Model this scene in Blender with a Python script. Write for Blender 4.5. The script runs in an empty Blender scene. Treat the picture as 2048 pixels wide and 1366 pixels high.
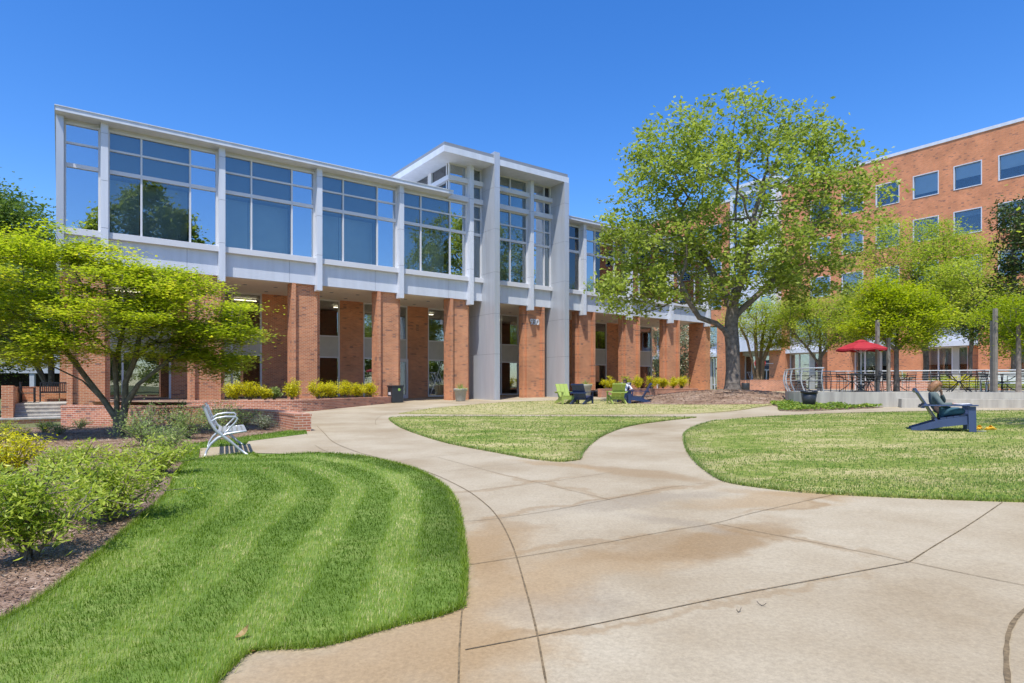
import bpy, math, random
import numpy as np
from mathutils import Vector, noise
R = math.radians
random.seed(7)
rng = np.random.default_rng(7)
SC = bpy.context.scene
COL = SC.collection
E = 1.4            # eye height
FPX = 1236.0       # focal length in photo pixels
HY = 772.0         # horizon row
UA = math.atan2(1236.0, 1689.0)
UX, UY = math.cos(UA), math.sin(UA)

# ------------------------------------------------------------------ terrain
def sp(x, k=1.0):
    x = x / k
    return k * (x + math.log1p(math.exp(-x)) if x > 0 else math.log1p(math.exp(x)))
def gz(X, Y):
    raw = .017 * sp(Y - 2, 1.5) + .018 * sp(X, 2.0) - .032 * sp(-(X + 7), 1.5)
    raw = max(raw, -1.2)
    return raw - sp(raw - 1.05, .07)
def at(px, py):
    dx, dz = (px - 1024) / FPX, (HY - py) / FPX
    lo, hi = .5, 200.
    for _ in range(50):
        m = (lo + hi) / 2
        if E + dz * m > gz(dx * m, m): lo = m
        else: hi = m
    return (dx * lo, lo)
def atZ(px, Z): return ((px - 1024) / FPX * Z, Z)
def zpx(py, Z): return E + (HY - py) / FPX * Z
def F(a, b): return (a * UX - b * UY, a * UY + b * UX)

# ------------------------------------------------------------------ materials
MATS = {}
def nodes(name):
    m = bpy.data.materials.new(name); m.use_nodes = True
    nt = m.node_tree
    for n in list(nt.nodes): nt.nodes.remove(n)
    out = nt.nodes.new('ShaderNodeOutputMaterial')
    MATS[name] = m
    return m, nt, out
def N(nt, t, **kw):
    n = nt.nodes.new('ShaderNode' + t)
    for k, v in kw.items():
        if k.startswith('_'): setattr(n, k[1:], v)
        else: n.inputs[k.replace('__', ' ')].default_value = v
    return n
def rgba(c): return (c[0], c[1], c[2], 1)
def mat(name, c, rough=.6, var=.12, scale=3, bump=.0, bscale=60, metal=0, c2=None, spec=.5, streak=False):
    m, nt, out = nodes(name); L = nt.links.new
    p = N(nt, 'BsdfPrincipled', Roughness=rough, Metallic=metal)
    p.inputs['Specular IOR Level'].default_value = spec
    L(p.outputs[0], out.inputs[0])
    tc = N(nt, 'TexCoord')
    ns = N(nt, 'TexNoise', Scale=scale, Detail=6, Roughness=.6)
    if streak:
        mp = N(nt, 'Mapping'); mp.inputs['Scale'].default_value = (2.2, 2.2, .22); L(tc.outputs['Object'], mp.inputs[0]); L(mp.outputs[0], ns.inputs['Vector'])
    else: L(tc.outputs['Object'], ns.inputs['Vector'])
    mx = N(nt, 'Mix', _data_type='RGBA')
    c2 = c2 or tuple(x * (1 - var * 2) for x in c)
    mx.inputs[6].default_value = rgba(c2); mx.inputs[7].default_value = rgba(c)
    mr = N(nt, 'MapRange'); mr.inputs[1].default_value = .35; mr.inputs[2].default_value = .65
    L(ns.outputs[0], mr.inputs[0]); L(mr.outputs[0], mx.inputs[0])
    L(mx.outputs[2], p.inputs['Base Color'])
    if bump:
        n2 = N(nt, 'TexNoise', Scale=bscale, Detail=4); L(tc.outputs['Object'], n2.inputs['Vector'])
        b = N(nt, 'Bump', Strength=bump, Distance=.01); L(n2.outputs[0], b.inputs['Height']); L(b.outputs[0], p.inputs['Normal'])
    return m
def brick(name, c1, c2, mortar, uv=False):
    m, nt, out = nodes(name); L = nt.links.new
    p = N(nt, 'BsdfPrincipled', Roughness=.85); L(p.outputs[0], out.inputs[0])
    tc = N(nt, 'TexCoord')
    if uv: vec = tc.outputs['UV']
    else:
        s = N(nt, 'SeparateXYZ'); L(tc.outputs['Object'], s.inputs[0])
        ad = N(nt, 'Math', _operation='ADD'); L(s.outputs[0], ad.inputs[0]); L(s.outputs[1], ad.inputs[1])
        cb = N(nt, 'CombineXYZ'); L(ad.outputs[0], cb.inputs[0]); L(s.outputs[2], cb.inputs[1]); vec = cb.outputs[0]
    bt = N(nt, 'TexBrick'); L(vec, bt.inputs['Vector'])
    bt.inputs['Scale'].default_value = 1; bt.inputs['Mortar Size'].default_value = .008
    bt.inputs['Brick Width'].default_value = .203; bt.inputs['Row Height'].default_value = .0677
    bt.inputs['Mortar Smooth'].default_value = .1; bt.inputs['Bias'].default_value = -.1
    bt.inputs['Color1'].default_value = rgba(c1); bt.inputs['Color2'].default_value = rgba(c2); bt.inputs['Mortar'].default_value = rgba(mortar)
    # scattered dark headers: cells of one brick size
    mp = N(nt, 'Mapping'); mp.inputs['Scale'].default_value = (1 / .203, 1 / .0677, 1); L(vec, mp.inputs[0])
    sn = N(nt, 'Vector' + 'Math', _operation='FLOOR'); L(mp.outputs[0], sn.inputs[0])
    wn = N(nt, 'TexWhiteNoise', _noise_dimensions='2D'); L(sn.outputs[0], wn.inputs['Vector'])
    gt = N(nt, 'Math', _operation='GREATER_THAN'); gt.inputs[1].default_value = .955; L(wn.outputs[0], gt.inputs[0])
    mf = N(nt, 'Math', _operation='MULTIPLY'); mf.inputs[1].default_value = .55; L(gt.outputs[0], mf.inputs[0])
    mx = N(nt, 'Mix', _data_type='RGBA'); L(mf.outputs[0], mx.inputs[0]); L(bt.outputs[0], mx.inputs[6]); mx.inputs[7].default_value = (.09, .075, .08, 1)
    ns = N(nt, 'TexNoise', Scale=.9, Detail=5); L(tc.outputs['Object'], ns.inputs['Vector'])
    hs = N(nt, 'HueSaturation'); mr = N(nt, 'MapRange'); mr.inputs[1].default_value = .3; mr.inputs[2].default_value = .7; mr.inputs[3].default_value = .84; mr.inputs[4].default_value = 1.16
    L(ns.outputs[0], mr.inputs[0]); L(mr.outputs[0], hs.inputs['Value']); L(mx.outputs[2], hs.inputs['Color'])
    L(hs.outputs[0], p.inputs['Base Color'])
    b = N(nt, 'Bump', Strength=.35, Distance=.006); b.invert = True; L(bt.outputs['Fac'], b.inputs['Height']); L(b.outputs[0], p.inputs['Normal'])
    return m
def glass(name, refl, tint, trans=True, base=(.02, .03, .035)):
    m, nt, out = nodes(name); L = nt.links.new
    g = N(nt, 'BsdfGlossy', Roughness=.0); g.inputs[0].default_value = (.93, .96, .97, 1)
    if trans:
        t = N(nt, 'BsdfTransparent'); t.inputs[0].default_value = rgba(tint)
    else:
        t = N(nt, 'BsdfDiffuse'); t.inputs[0].default_value = rgba(base)
    fr = N(nt, 'Fresnel', IOR=1.5)
    mr = N(nt, 'MapRange'); mr.inputs[3].default_value = refl; mr.inputs[4].default_value = 1.0; L(fr.outputs[0], mr.inputs[0])
    # slight waviness of each sheet
    tc = N(nt, 'TexCoord'); ns = N(nt, 'TexNoise', Scale=.55, Detail=1); L(tc.outputs['Object'], ns.inputs['Vector'])
    b = N(nt, 'Bump', Strength=.05, Distance=.05); L(ns.outputs[0], b.inputs['Height']); L(b.outputs[0], g.inputs['Normal'])
    mx = N(nt, 'MixShader'); L(mr.outputs[0], mx.inputs[0]); L(t.outputs[0], mx.inputs[1]); L(g.outputs[0], mx.inputs[2])
    L(mx.outputs[0], out.inputs[0]); return m
def leafmat(name, c1, c2, c3=None, trans=.35):
    """face attribute v (0..1) picks the leaf colour"""
    m, nt, out = nodes(name); L = nt.links.new
    a = N(nt, 'Attribute', _attribute_name='v')
    cr = N(nt, 'ValToRGB'); L(a.outputs['Fac'], cr.inputs[0])
    e = cr.color_ramp.elements; e[0].color = rgba(c1); e[1].color = rgba(c2)
    if c3:
        e[1].position = .75; x = e.new(1.0); x.color = rgba(c3)
    d = N(nt, 'BsdfPrincipled', Roughness=.45); d.inputs['Specular IOR Level'].default_value = .35
    t = N(nt, 'BsdfTranslucent'); mx = N(nt, 'MixShader'); mx.inputs[0].default_value = trans
    hs = N(nt, 'HueSaturation', Value=1.5, Saturation=1.05); L(cr.outputs[0], hs.inputs['Color'])
    L(cr.outputs[0], d.inputs['Base Color']); L(hs.outputs[0], t.inputs[0])
    L(d.outputs[0], mx.inputs[1]); L(t.outputs[0], mx.inputs[2]); L(mx.outputs[0], out.inputs[0])
    return m
def emis(name, c, s):
    m, nt, out = nodes(name); e = N(nt, 'Emission', Strength=s); e.inputs[0].default_value = rgba(c); nt.links.new(e.outputs[0], out.inputs[0]); return m

B1 = brick('brick', (.60, .215, .09), (.43, .135, .062), (.60, .44, .28))
B2 = brick('brick_office', (.66, .23, .092), (.53, .17, .072), (.58, .38, .23))
B3 = brick('brick_garden', (.54, .20, .105), (.38, .125, .075), (.64, .49, .38), uv=True)
WHITE = mat('panel_white', (.66, .69, .74), .42, .055, 1.2, streak=True)
WARMW = mat('frame_white', (.66, .66, .67), .45, .02, 1)
ALU = mat('aluminium', (.53, .55, .58), .38, .06, 1.2, metal=.25, streak=True)
GREYM = mat('grey_metal', (.25, .27, .30), .5, .05)
SOFF = mat('soffit', (.86, .78, .66), .8, .03)
BEIGE = mat('spandrel', (.50, .49, .43), .55, .04)
CONC = mat('concrete', (.52, .49, .42), .85, .16, 1.6, .25, 40, c2=(.36, .33, .285), streak=True)
DARKIN = mat('interior_dark', (.035, .032, .03), .9, .1)
INWALL = mat('interior_wall', (.15, .145, .135), .9, .2, .4)
SHADE = mat('roller_shade', (.15, .17, .175), .9, .04, 2)
CURT = mat('curtain_grey', (.38, .42, .42), .9, .1, .5)
SHADE2 = mat('roller_shade_pale', (.60, .64, .65), .9, .04, 2)
BLK = mat('black_metal', (.02, .021, .024), .45, .1)
IRON = mat('patio_iron', (.035, .04, .045), .5, .1)
GL_G = glass('glass_grey', .09, (.88, .93, .93))
GL_B = glass('glass_blue', .46, (.5, .6, .7))
GL_D = glass('glass_dark', .17, (.86, .89, .88))
GL_O = glass('glass_office', .07, (.91, .95, .97))
LAMP = emis('ceiling_lamp', (1, .86, .62), 3.5)
NAVY = mat('navy_plastic', (.022, .042, .115), .4, .08)
NAVYL = mat('navy_plastic_worn', (.05, .08, .18), .45, .08)
GREEN = mat('lime_plastic', (.36, .45, .10), .45, .05)
RED = mat('umbrella_red', (.42, .016, .028), .75, .1, 4)
BENCHM = mat('bench_silver', (.55, .57, .58), .35, .05, metal=.3)
BARK = mat('bark_grey', (.25, .21, .175), .95, .28, 6, .9, 22)
BARKG = mat('bark_maple', (.17, .16, .105), .9, .25, 9, .6, 30)
BARKT = mat('bark_tan', (.30, .215, .13), .8, .2, 7, .3, 30)
SKIN = mat('skin', (.55, .31, .22), .5, .04)
STONEPOT = mat('stone_pot', (.43, .42, .35), .85, .1, 6, .3)
PLANK = mat('weathered_post', (.27, .24, .20), .75, .15, 5)
BINM = mat('bin_charcoal', (.035, .04, .045), .4, .1)
BAG = mat('bin_bag', (.018, .018, .02), .3, .1, bump=.8, bscale=12)
JOINT = mat('joint', (.25, .18, .095), .95, .3, 30)

L_OAK = leafmat('leaf_oak', (.15, .215, .028), (.36, .43, .07), (.52, .57, .17), .45)
L_MAPLE = leafmat('leaf_maple', (.18, .26, .018), (.48, .54, .045), (.66, .60, .07), .5)
L_DARK = leafmat('leaf_dark', (.05, .10, .015), (.16, .24, .04), (.28, .35, .07), .35)
L_LIME = leafmat('leaf_lime', (.20, .28, .012), (.45, .52, .03), (.60, .60, .08), .42)
L_ELM = leafmat('leaf_elm', (.19, .27, .03), (.42, .50, .06), (.56, .57, .12), .45)
L_MAG = leafmat('leaf_magnolia', (.03, .06, .012), (.09, .14, .03), (.22, .15, .05), .15)
L_SHRUB = leafmat('leaf_shrub', (.16, .25, .022), (.48, .56, .07), (.72, .72, .20), .42)
L_SHRUB2 = leafmat('leaf_shrub_blue', (.12, .20, .045), (.33, .42, .12), (.54, .58, .24), .35)
L_GOLD = leafmat('leaf_gold', (.30, .32, .01), (.74, .68, .02), (.85, .76, .05), .4)
L_BLOOM = leafmat('leaf_bloom', (.05, .09, .02), (.30, .34, .20), (.75, .75, .62), .3)
L_IVY = leafmat('leaf_ivy', (.06, .13, .015), (.25, .36, .05), (.42, .46, .08), .3)
L_GRASS = leafmat('blade_green', (.06, .13, .006), (.27, .38, .030), (.60, .56, .24), .35)
L_STRAW = leafmat('blade_straw', (.12, .22, .03), (.33, .36, .12), (.56, .48, .26), .3)
L_CHIP = leafmat('mulch_chip', (.10, .055, .035), (.30, .19, .125), (.52, .40, .30), 0)
L_DRY = leafmat('dry_leaf', (.30, .19, .07), (.48, .34, .14), None, .2)

def ground_mat(name, stops, s1, s2, bump=.5, bs=90):
    m, nt, out = nodes(name); L = nt.links.new
    p = N(nt, 'BsdfPrincipled', Roughness=.95); p.inputs['Specular IOR Level'].default_value = .15; L(p.outputs[0], out.inputs[0])
    tc = N(nt, 'TexCoord'); n1 = N(nt, 'TexNoise', Scale=s1, Detail=6, Roughness=.65); n2 = N(nt, 'TexNoise', Scale=s2, Detail=5, Roughness=.7)
    mp = N(nt, 'Mapping'); mp.inputs['Scale'].default_value = (1, 1.6, 1)
    L(tc.outputs['Object'], mp.inputs[0]); L(mp.outputs[0], n1.inputs['Vector']); L(tc.outputs['Object'], n2.inputs['Vector'])
    ad = N(nt, 'Mix', _data_type='FLOAT'); ad.inputs[0].default_value = .45; L(n1.outputs[0], ad.inputs[2]); L(n2.outputs[0], ad.inputs[3])
    cr = N(nt, 'ValToRGB'); L(ad.outputs[0], cr.inputs[0]); e = cr.color_ramp.elements
    e[0].position, e[0].color = stops[0][0], rgba(stops[0][1]); e[1].position, e[1].color = stops[-1][0], rgba(stops[-1][1])
    for q, c in stops[1:-1]: x = e.new(q); x.color = rgba(c)
    L(cr.outputs[0], p.inputs['Base Color'])
    b = N(nt, 'Bump', Strength=bump, Distance=.02); n3 = N(nt, 'TexNoise', Scale=bs, Detail=3); L(tc.outputs['Object'], n3.inputs['Vector']); L(n3.outputs[0], b.inputs['Height']); L(b.outputs[0], p.inputs['Normal'])
    return m
G_LAWN = ground_mat('turf', [(.35, (.08, .14, .02)), (.5, (.14, .22, .04)), (.62, (.24, .30, .08))], .5, 14)
G_DRY = ground_mat('turf_dry', [(.40, (.13, .20, .03)), (.48, (.22, .26, .055)), (.54, (.36, .34, .13)), (.63, (.50, .42, .22))], .8, 9)
G_PALE = ground_mat('turf_pale', [(.36, (.22, .25, .06)), (.5, (.40, .36, .16)), (.62, (.50, .43, .24))], .7, 9)
G_MULCH = ground_mat('mulch', [(.36, (.13, .075, .045)), (.5, (.30, .20, .14)), (.64, (.46, .35, .27))], .9, 45, 1, 60)
G_BASE = ground_mat('soil_grass', [(.36, (.08, .11, .03)), (.64, (.2, .19, .09))], .3, 5)

def paving_mat(stains):
    m, nt, out = nodes('paving'); L = nt.links.new
    p = N(nt, 'BsdfPrincipled', Roughness=.9); p.inputs['Specular IOR Level'].default_value = .2; L(p.outputs[0], out.inputs[0])
    tc = N(nt, 'TexCoord'); P = tc.outputs['Object']
    n1 = N(nt, 'TexNoise', Scale=.45, Detail=7, Roughness=.62); L(P, n1.inputs['Vector'])
    cr = N(nt, 'ValToRGB'); e = cr.color_ramp.elements
    e[0].position, e[0].color = .34, (.33, .26, .165, 1); e[1].position, e[1].color = .6, (.445, .38, .27, 1); L(n1.outputs[0], cr.inputs[0])
    col = cr.outputs[0]
    nd = N(nt, 'TexNoise', Scale=1.3, Detail=5, Roughness=.6); L(P, nd.inputs['Vector'])
    vs = N(nt, 'VectorMath', _operation='SUBTRACT'); L(nd.outputs[1], vs.inputs[0]); vs.inputs[1].default_value = (.5, .5, .5)
    vm = N(nt, 'VectorMath', _operation='SCALE'); L(vs.outputs[0], vm.inputs[0]); vm.inputs['Scale'].default_value = 1.1
    va = N(nt, 'VectorMath', _operation='ADD'); L(P, va.inputs[0]); L(vm.outputs[0], va.inputs[1])
    for (x, y, ang, lx, ly, amt, c) in stains:
        mp = N(nt, 'Mapping', _vector_type='TEXTURE'); mp.inputs['Location'].default_value = (x, y, 0); mp.inputs['Rotation'].default_value = (0, 0, ang); mp.inputs['Scale'].default_value = (lx, ly, 1e3)
        L(va.outputs[0], mp.inputs[0])
        le = N(nt, 'VectorMath', _operation='LENGTH'); L(mp.outputs[0], le.inputs[0])
        mr = N(nt, 'MapRange', _interpolation_type='SMOOTHSTEP'); mr.inputs[1].default_value = 1.25; mr.inputs[2].default_value = .45; mr.inputs[3].default_value = 0; mr.inputs[4].default_value = amt
        L(le.outputs['Value'], mr.inputs[0])
        mx = N(nt, 'Mix', _data_type='RGBA'); L(mr.outputs[0], mx.inputs[0]); L(col, mx.inputs[6]); mx.inputs[7].default_value = rgba(c); col = mx.outputs[2]
    n3 = N(nt, 'TexNoise', Scale=38, Detail=8, Roughness=.85); L(P, n3.inputs['Vector'])
    mr = N(nt, 'MapRange'); mr.inputs[1].default_value = .3; mr.inputs[2].default_value = .7; mr.inputs[3].default_value = .72; mr.inputs[4].default_value = 1.24; L(n3.outputs[0], mr.inputs[0])
    hs = N(nt, 'HueSaturation'); L(mr.outputs[0], hs.inputs['Value']); L(col, hs.inputs['Color']); L(hs.outputs[0], p.inputs['Base Color'])
    b = N(nt, 'Bump', Strength=.35, Distance=.004); L(n3.outputs[0], b.inputs['Height']); L(b.outputs[0], p.inputs['Normal'])
    return m

# ------------------------------------------------------------------ object helpers
def tag(o, label=None, cat=None, group=None, kind=None):
    if label: o['label'] = label
    if cat: o['category'] = cat
    if group: o['group'] = group
    if kind: o['kind'] = kind
    return o
def thing(name, label, cat, loc=(0, 0, 0), rz=0, group=None):
    o = bpy.data.objects.new(name, None); COL.objects.link(o); o.empty_display_size = .2
    o.location = loc; o.rotation_euler = (0, 0, rz)
    return tag(o, label, cat, group)
def link(name, me, parent=None):
    o = bpy.data.objects.new(name, me); COL.objects.link(o)
    if parent is not None: o.parent = parent
    return o
def dup(root, loc, rz, label=None, group=None):
    r = root.copy(); COL.objects.link(r); r.location = loc; r.rotation_euler = (0, 0, rz)
    if label: r['label'] = label
    if group: r['group'] = group
    for ch in list(root.children):
        c = ch.copy(); COL.objects.link(c); c.parent = r
        for g in ch.children:
            d = g.copy(); COL.objects.link(d); d.parent = c
    return r

class MB:
    def __init__(s, off=(0, 0, 0)): s.v = []; s.f = []; s.m = []; s.uv = {}; s.off = off; s.mi = 0
    def face(s, pts, uv=None):
        i = len(s.v); s.v += [tuple(p) for p in pts]; s.f.append(list(range(i, i + len(pts)))); s.m.append(s.mi)
        if uv: s.uv[len(s.f) - 1] = uv
    def add(s, vs, fs):
        i = len(s.v); s.v += [tuple(p) for p in vs]
        for f in fs: s.f.append([i + k for k in f]); s.m.append(s.mi)
    def box(s, x0, x1, y0, y1, z0, z1):
        s.add([(x0, y0, z0), (x1, y0, z0), (x1, y1, z0), (x0, y1, z0), (x0, y0, z1), (x1, y0, z1), (x1, y1, z1), (x0, y1, z1)],
              [(0, 3, 2, 1), (4, 5, 6, 7), (0, 1, 5, 4), (1, 2, 6, 5), (2, 3, 7, 6), (3, 0, 4, 7)])
    def obox(s, c, ax, ay, az, hx, hy, hz):
        c, ax, ay, az = Vector(c), Vector(ax).normalized(), Vector(ay).normalized(), Vector(az).normalized()
        vs = []
        for sz in (-1, 1):
            for sx, sy in ((-1, -1), (1, -1), (1, 1), (-1, 1)): vs.append(c + ax * hx * sx + ay * hy * sy + az * hz * sz)
        s.add(vs, [(0, 3, 2, 1), (4, 5, 6, 7), (0, 1, 5, 4), (1, 2, 6, 5), (2, 3, 7, 6), (3, 0, 4, 7)])
    def prism(s, prof, y0, y1, axis='y'):
        """prof: list of (x,z); extruded along y"""
        n = len(prof)
        vs = [(x, y0, z) for x, z in prof] + [(x, y1, z) for x, z in prof]
        s.add(vs, [tuple(range(n)), tuple(range(2 * n - 1, n - 1, -1))] + [(k, k + n, (k + 1) % n + n, (k + 1) % n) for k in range(n)])
    def tube(s, pts, rs, n=8, cap=True):
        pts = [Vector(p) for p in pts]
        if not hasattr(rs, '__len__'): rs = [rs] * len(pts)
        base = len(s.v); up = None
        for k, p in enumerate(pts):
            d = (pts[min(k + 1, len(pts) - 1)] - pts[max(k - 1, 0)])
            d = d.normalized() if d.length > 1e-9 else Vector((0, 0, 1))
            if up is None: up = Vector((0, 0, 1)) if abs(d.z) < .9 else Vector((1, 0, 0))
            x = d.cross(up).normalized(); y = x.cross(d).normalized(); up = y
            for j in range(n):
                t = 2 * math.pi * j / n
                s.v.append(tuple(p + (x * math.cos(t) + y * math.sin(t)) * rs[k]))
        for k in range(len(pts) - 1):
            for j in range(n):
                a = base + k * n + j; b = base + k * n + (j + 1) % n
                s.f.append([a, b, b + n, a + n]); s.m.append(s.mi)
        if cap:
            s.f.append([base + j for j in range(n)]); s.m.append(s.mi)
            e = base + (len(pts) - 1) * n; s.f.append([e + n - 1 - j for j in range(n)]); s.m.append(s.mi)
    def lathe(s, prof, n=20, c=(0, 0)):
        base = len(s.v)
        for r, z in prof:
            for j in range(n):
                t = 2 * math.pi * j / n; s.v.append((c[0] + r * math.cos(t), c[1] + r * math.sin(t), z))
        for k in range(len(prof) - 1):
            for j in range(n):
                a = base + k * n + j; b = base + k * n + (j + 1) % n; s.f.append([a, b, b + n, a + n]); s.m.append(s.mi)
    def build(s, name, mats, parent=None, smooth=False, bevel=0):
        me = bpy.data.meshes.new(name)
        o = s.off
        me.from_pydata([(x - o[0], y - o[1], z - o[2]) for x, y, z in s.v], [], s.f)
        for m in (mats if isinstance(mats, (list, tuple)) else [mats]): me.materials.append(m)
        me.polygons.foreach_set('material_index', s.m)
        if s.uv:
            ul = me.uv_layers.new(name='UVMap')
            for fi, uv in s.uv.items():
                p = me.polygons[fi]
                for k, li in enumerate(p.loop_indices): ul.data[li].uv = uv[k]
        if smooth: me.polygons.foreach_set('use_smooth', [True] * len(me.polygons))
        me.update()
        ob = link(name, me, parent)
        if bevel:
            b = ob.modifiers.new('bevel', 'BEVEL'); b.width = bevel; b.segments = 2; b.limit_method = 'ANGLE'
        return ob

def quads_mesh(name, V, nper, mats, vals, parent=None):
    """V: (n, nper, 3) array of separate faces"""
    n = len(V); me = bpy.data.meshes.new(name)
    me.vertices.add(n * nper); me.vertices.foreach_set('co', V.astype(np.float32).ravel())
    me.loops.add(n * nper); me.loops.foreach_set('vertex_index', np.arange(n * nper, dtype=np.int32))
    me.polygons.add(n); me.polygons.foreach_set('loop_start', np.arange(0, n * nper, nper, dtype=np.int32))
    try: me.polygons.foreach_set('loop_total', np.full(n, nper, dtype=np.int32))
    except Exception: pass
    at_ = me.attributes.new('v', 'FLOAT', 'FACE'); at_.data.foreach_set('value', vals.astype(np.float32))
    me.materials.append(mats); me.update(calc_edges=True)
    return link(name, me, parent)

def leaves(C, size, aspect=.55, upbias=.6, g=rng):
    """rhombic leaves at the points C (n,3)"""
    n = len(C)
    nr = g.normal(size=(n, 3)); nr /= np.linalg.norm(nr, axis=1)[:, None]
    nr[:, 2] = np.abs(nr[:, 2]); nr = nr * (1 - upbias) + np.array([0, 0, 1.]) * upbias; nr /= np.linalg.norm(nr, axis=1)[:, None]
    d = g.normal(size=(n, 3)); d -= (d * nr).sum(1)[:, None] * nr; d /= np.linalg.norm(d, axis=1)[:, None]
    w = np.cross(nr, d)
    L = size * g.uniform(.6, 1.35, n)[:, None]; W = L * aspect
    V = np.stack([C - d * L * .5, C + w * W * .5 - nr * L * .06, C + d * L * .5, C - w * W * .5 - nr * L * .06], 1)
    return V

# ------------------------------------------------------------------ trees
def make_tree(name, label, cat, X, Y, trunks, lobes, natt, nleaf, lsize, lmat, bmat, clus=(.45, .45, .3), rbase=.3, tip=.012, up=.55, seed=1, group=None, shell=.55, aspect=.55, z0=None, vmean=.5, curve=.25, pexp=.42):
    """trunks: list of polylines (local) to start from; lobes: (cx,cy,cz,rx,ry,rz,weight)"""
    g = np.random.default_rng(seed)
    z0 = gz(X, Y) - .05 if z0 is None else z0
    root = thing(name, label, cat, (X, Y, z0), 0, group)
    pos = []; par = []; plen = []
    for tr in trunks:
        prev = -1
        for k, p in enumerate(tr):
            p = np.array(p, float)
            if k == 0 and pos and p[2] > .12:
                prev = int(np.argmin([np.linalg.norm(q_ - p) for q_ in pos])); continue
            if prev < 0 and k == 0:
                pos.append(p); par.append(-1); plen.append(0.); prev = len(pos) - 1; continue
            q = pos[prev]; m = max(1, int(np.linalg.norm(p - q) / .5))
            for i in range(1, m + 1):
                pos.append(q + (p - q) * i / m + g.normal(size=3) * .02 * (1 if i < m else 0)); par.append(prev); plen.append(plen[prev] + np.linalg.norm(pos[-1] - pos[prev])); prev = len(pos) - 1
    ntr = len(pos)
    wts = np.array([l[6] for l in lobes], float); wts /= wts.sum()
    A = []
    for _ in range(natt):
        l = lobes[g.choice(len(lobes), p=wts)]
        d = g.normal(size=3); d /= np.linalg.norm(d); r = g.uniform(shell ** 3, 1) ** (1 / 3.)
        r *= 1 + .13 * noise.noise(Vector(d * 2.3) + Vector((seed * 3.1, l[0], 0)))
        A.append((l[0] + d[0] * r * l[3], l[1] + d[1] * r * l[4], l[2] + d[2] * r * l[5]))
    A = np.array(A); c0 = np.array(pos[ntr - 1]); top = np.array([0, 0, trunks[0][-1][2]])
    A = A[np.argsort(np.linalg.norm(A - top, axis=1))]
    ends = []
    P = np.zeros((60000, 3)); P[:ntr] = pos; PL = np.zeros(60000); PL[:ntr] = plen; cnt = ntr
    minz = min(t[-1][2] for t in trunks) * .45
    for a in A:
        dist = np.linalg.norm(P[:cnt] - a, axis=1)
        cost = dist + .28 * PL[:cnt] + np.where(P[:cnt, 2] > a[2] + .3, .8 * (P[:cnt, 2] - a[2]), 0) + np.where(P[:cnt, 2] < minz, 50, 0)
        j = int(np.argmin(cost)); q = P[j].copy(); L = np.linalg.norm(a - q)
        if L < .05: continue
        m = max(1, min(8, int(L / .45)))
        prev = j; hump = g.normal(size=3) * .06 * L; hump[2] -= L * curve * .3
        for i in range(1, m + 1):
            t = i / m; p = q + (a - q) * t + hump * math.sin(math.pi * t)
            P[cnt] = p; par.append(prev); PL[cnt] = PL[prev] + L / m; prev = cnt; cnt += 1
        ends.append(prev)
    w = np.zeros(cnt)
    for e in ends: w[e] += 1
    for i in range(cnt - 1, -1, -1):
        if par[i] >= 0: w[par[i]] += w[i]
    rad = tip * np.maximum(w, 1) ** pexp
    k = rbase / max(rad[:ntr].max(), 1e-6); rad = np.where(rad > tip * 2, tip * 2 + (rad - tip * 2) * (rbase - tip * 2) / max(rad.max() - tip * 2, 1e-6), rad)
    # branches
    Vs = []; Fs = []
    NS = {0: 12}
    child = {}
    for i in range(cnt):
        if par[i] >= 0: child.setdefault(par[i], []).append(i)
    off = 0
    for i in range(cnt):
        j = par[i]
        if j < 0: continue
        r1, r0 = rad[i], min(rad[j], rad[i] * 1.35) if j >= ntr or i >= ntr else rad[j]
        if r1 < .006: r1 = .006
        if i < ntr and P[j][2] < .05: r0 = r1 * 1.45
        elif i < ntr and P[j][2] < .6: r0 = r1 * 1.12
        n = 10 if r1 > .12 else (6 if r1 > .04 else 4)
        d = P[i] - P[j]; L = np.linalg.norm(d); d = d / max(L, 1e-6)
        ref = np.array([0, 0, 1.]) if abs(d[2]) < .85 else np.array([1., 0, 0])
        x = np.cross(d, ref); x /= np.linalg.norm(x); y = np.cross(d, x)
        t = np.arange(n) * 2 * math.pi / n
        ring = np.cos(t)[:, None] * x + np.sin(t)[:, None] * y
        Vs.append(P[j] - d * r0 * .25 + ring * r0); Vs.append(P[i] + d * r1 * .25 + ring * r1)
        for q in range(n): Fs.append((off + q, off + (q + 1) % n, off + n + (q + 1) % n, off + n + q))
        off += 2 * n
    me = bpy.data.meshes.new('trunk'); me.from_pydata(np.concatenate(Vs).tolist(), [], Fs); me.materials.append(bmat)
    me.polygons.foreach_set('use_smooth', [True] * len(me.polygons)); me.update(); link('trunk', me, root)
    # leaves
    E_ = P[ends]; per = max(1, int(nleaf / len(E_)))
    Lp = []; 
    wgt = g.uniform(.3, 1.7, len(E_))
    for e, wg in zip(E_, wgt):
        k_ = max(2, int(per * wg)); Lp.append(e + g.normal(size=(k_, 3)) * np.array(clus) * (.6 + .5 * wg))
    C = np.concatenate(Lp)
    cl = np.concatenate([np.full(len(l), g.normal() * .13) for l in Lp])
    v = np.clip(vmean + cl + g.normal(size=len(C)) * .2, 0, 1)
    quads_mesh('crown', leaves(C, lsize, aspect, up, g), 4, lmat, v, root)
    return root

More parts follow.
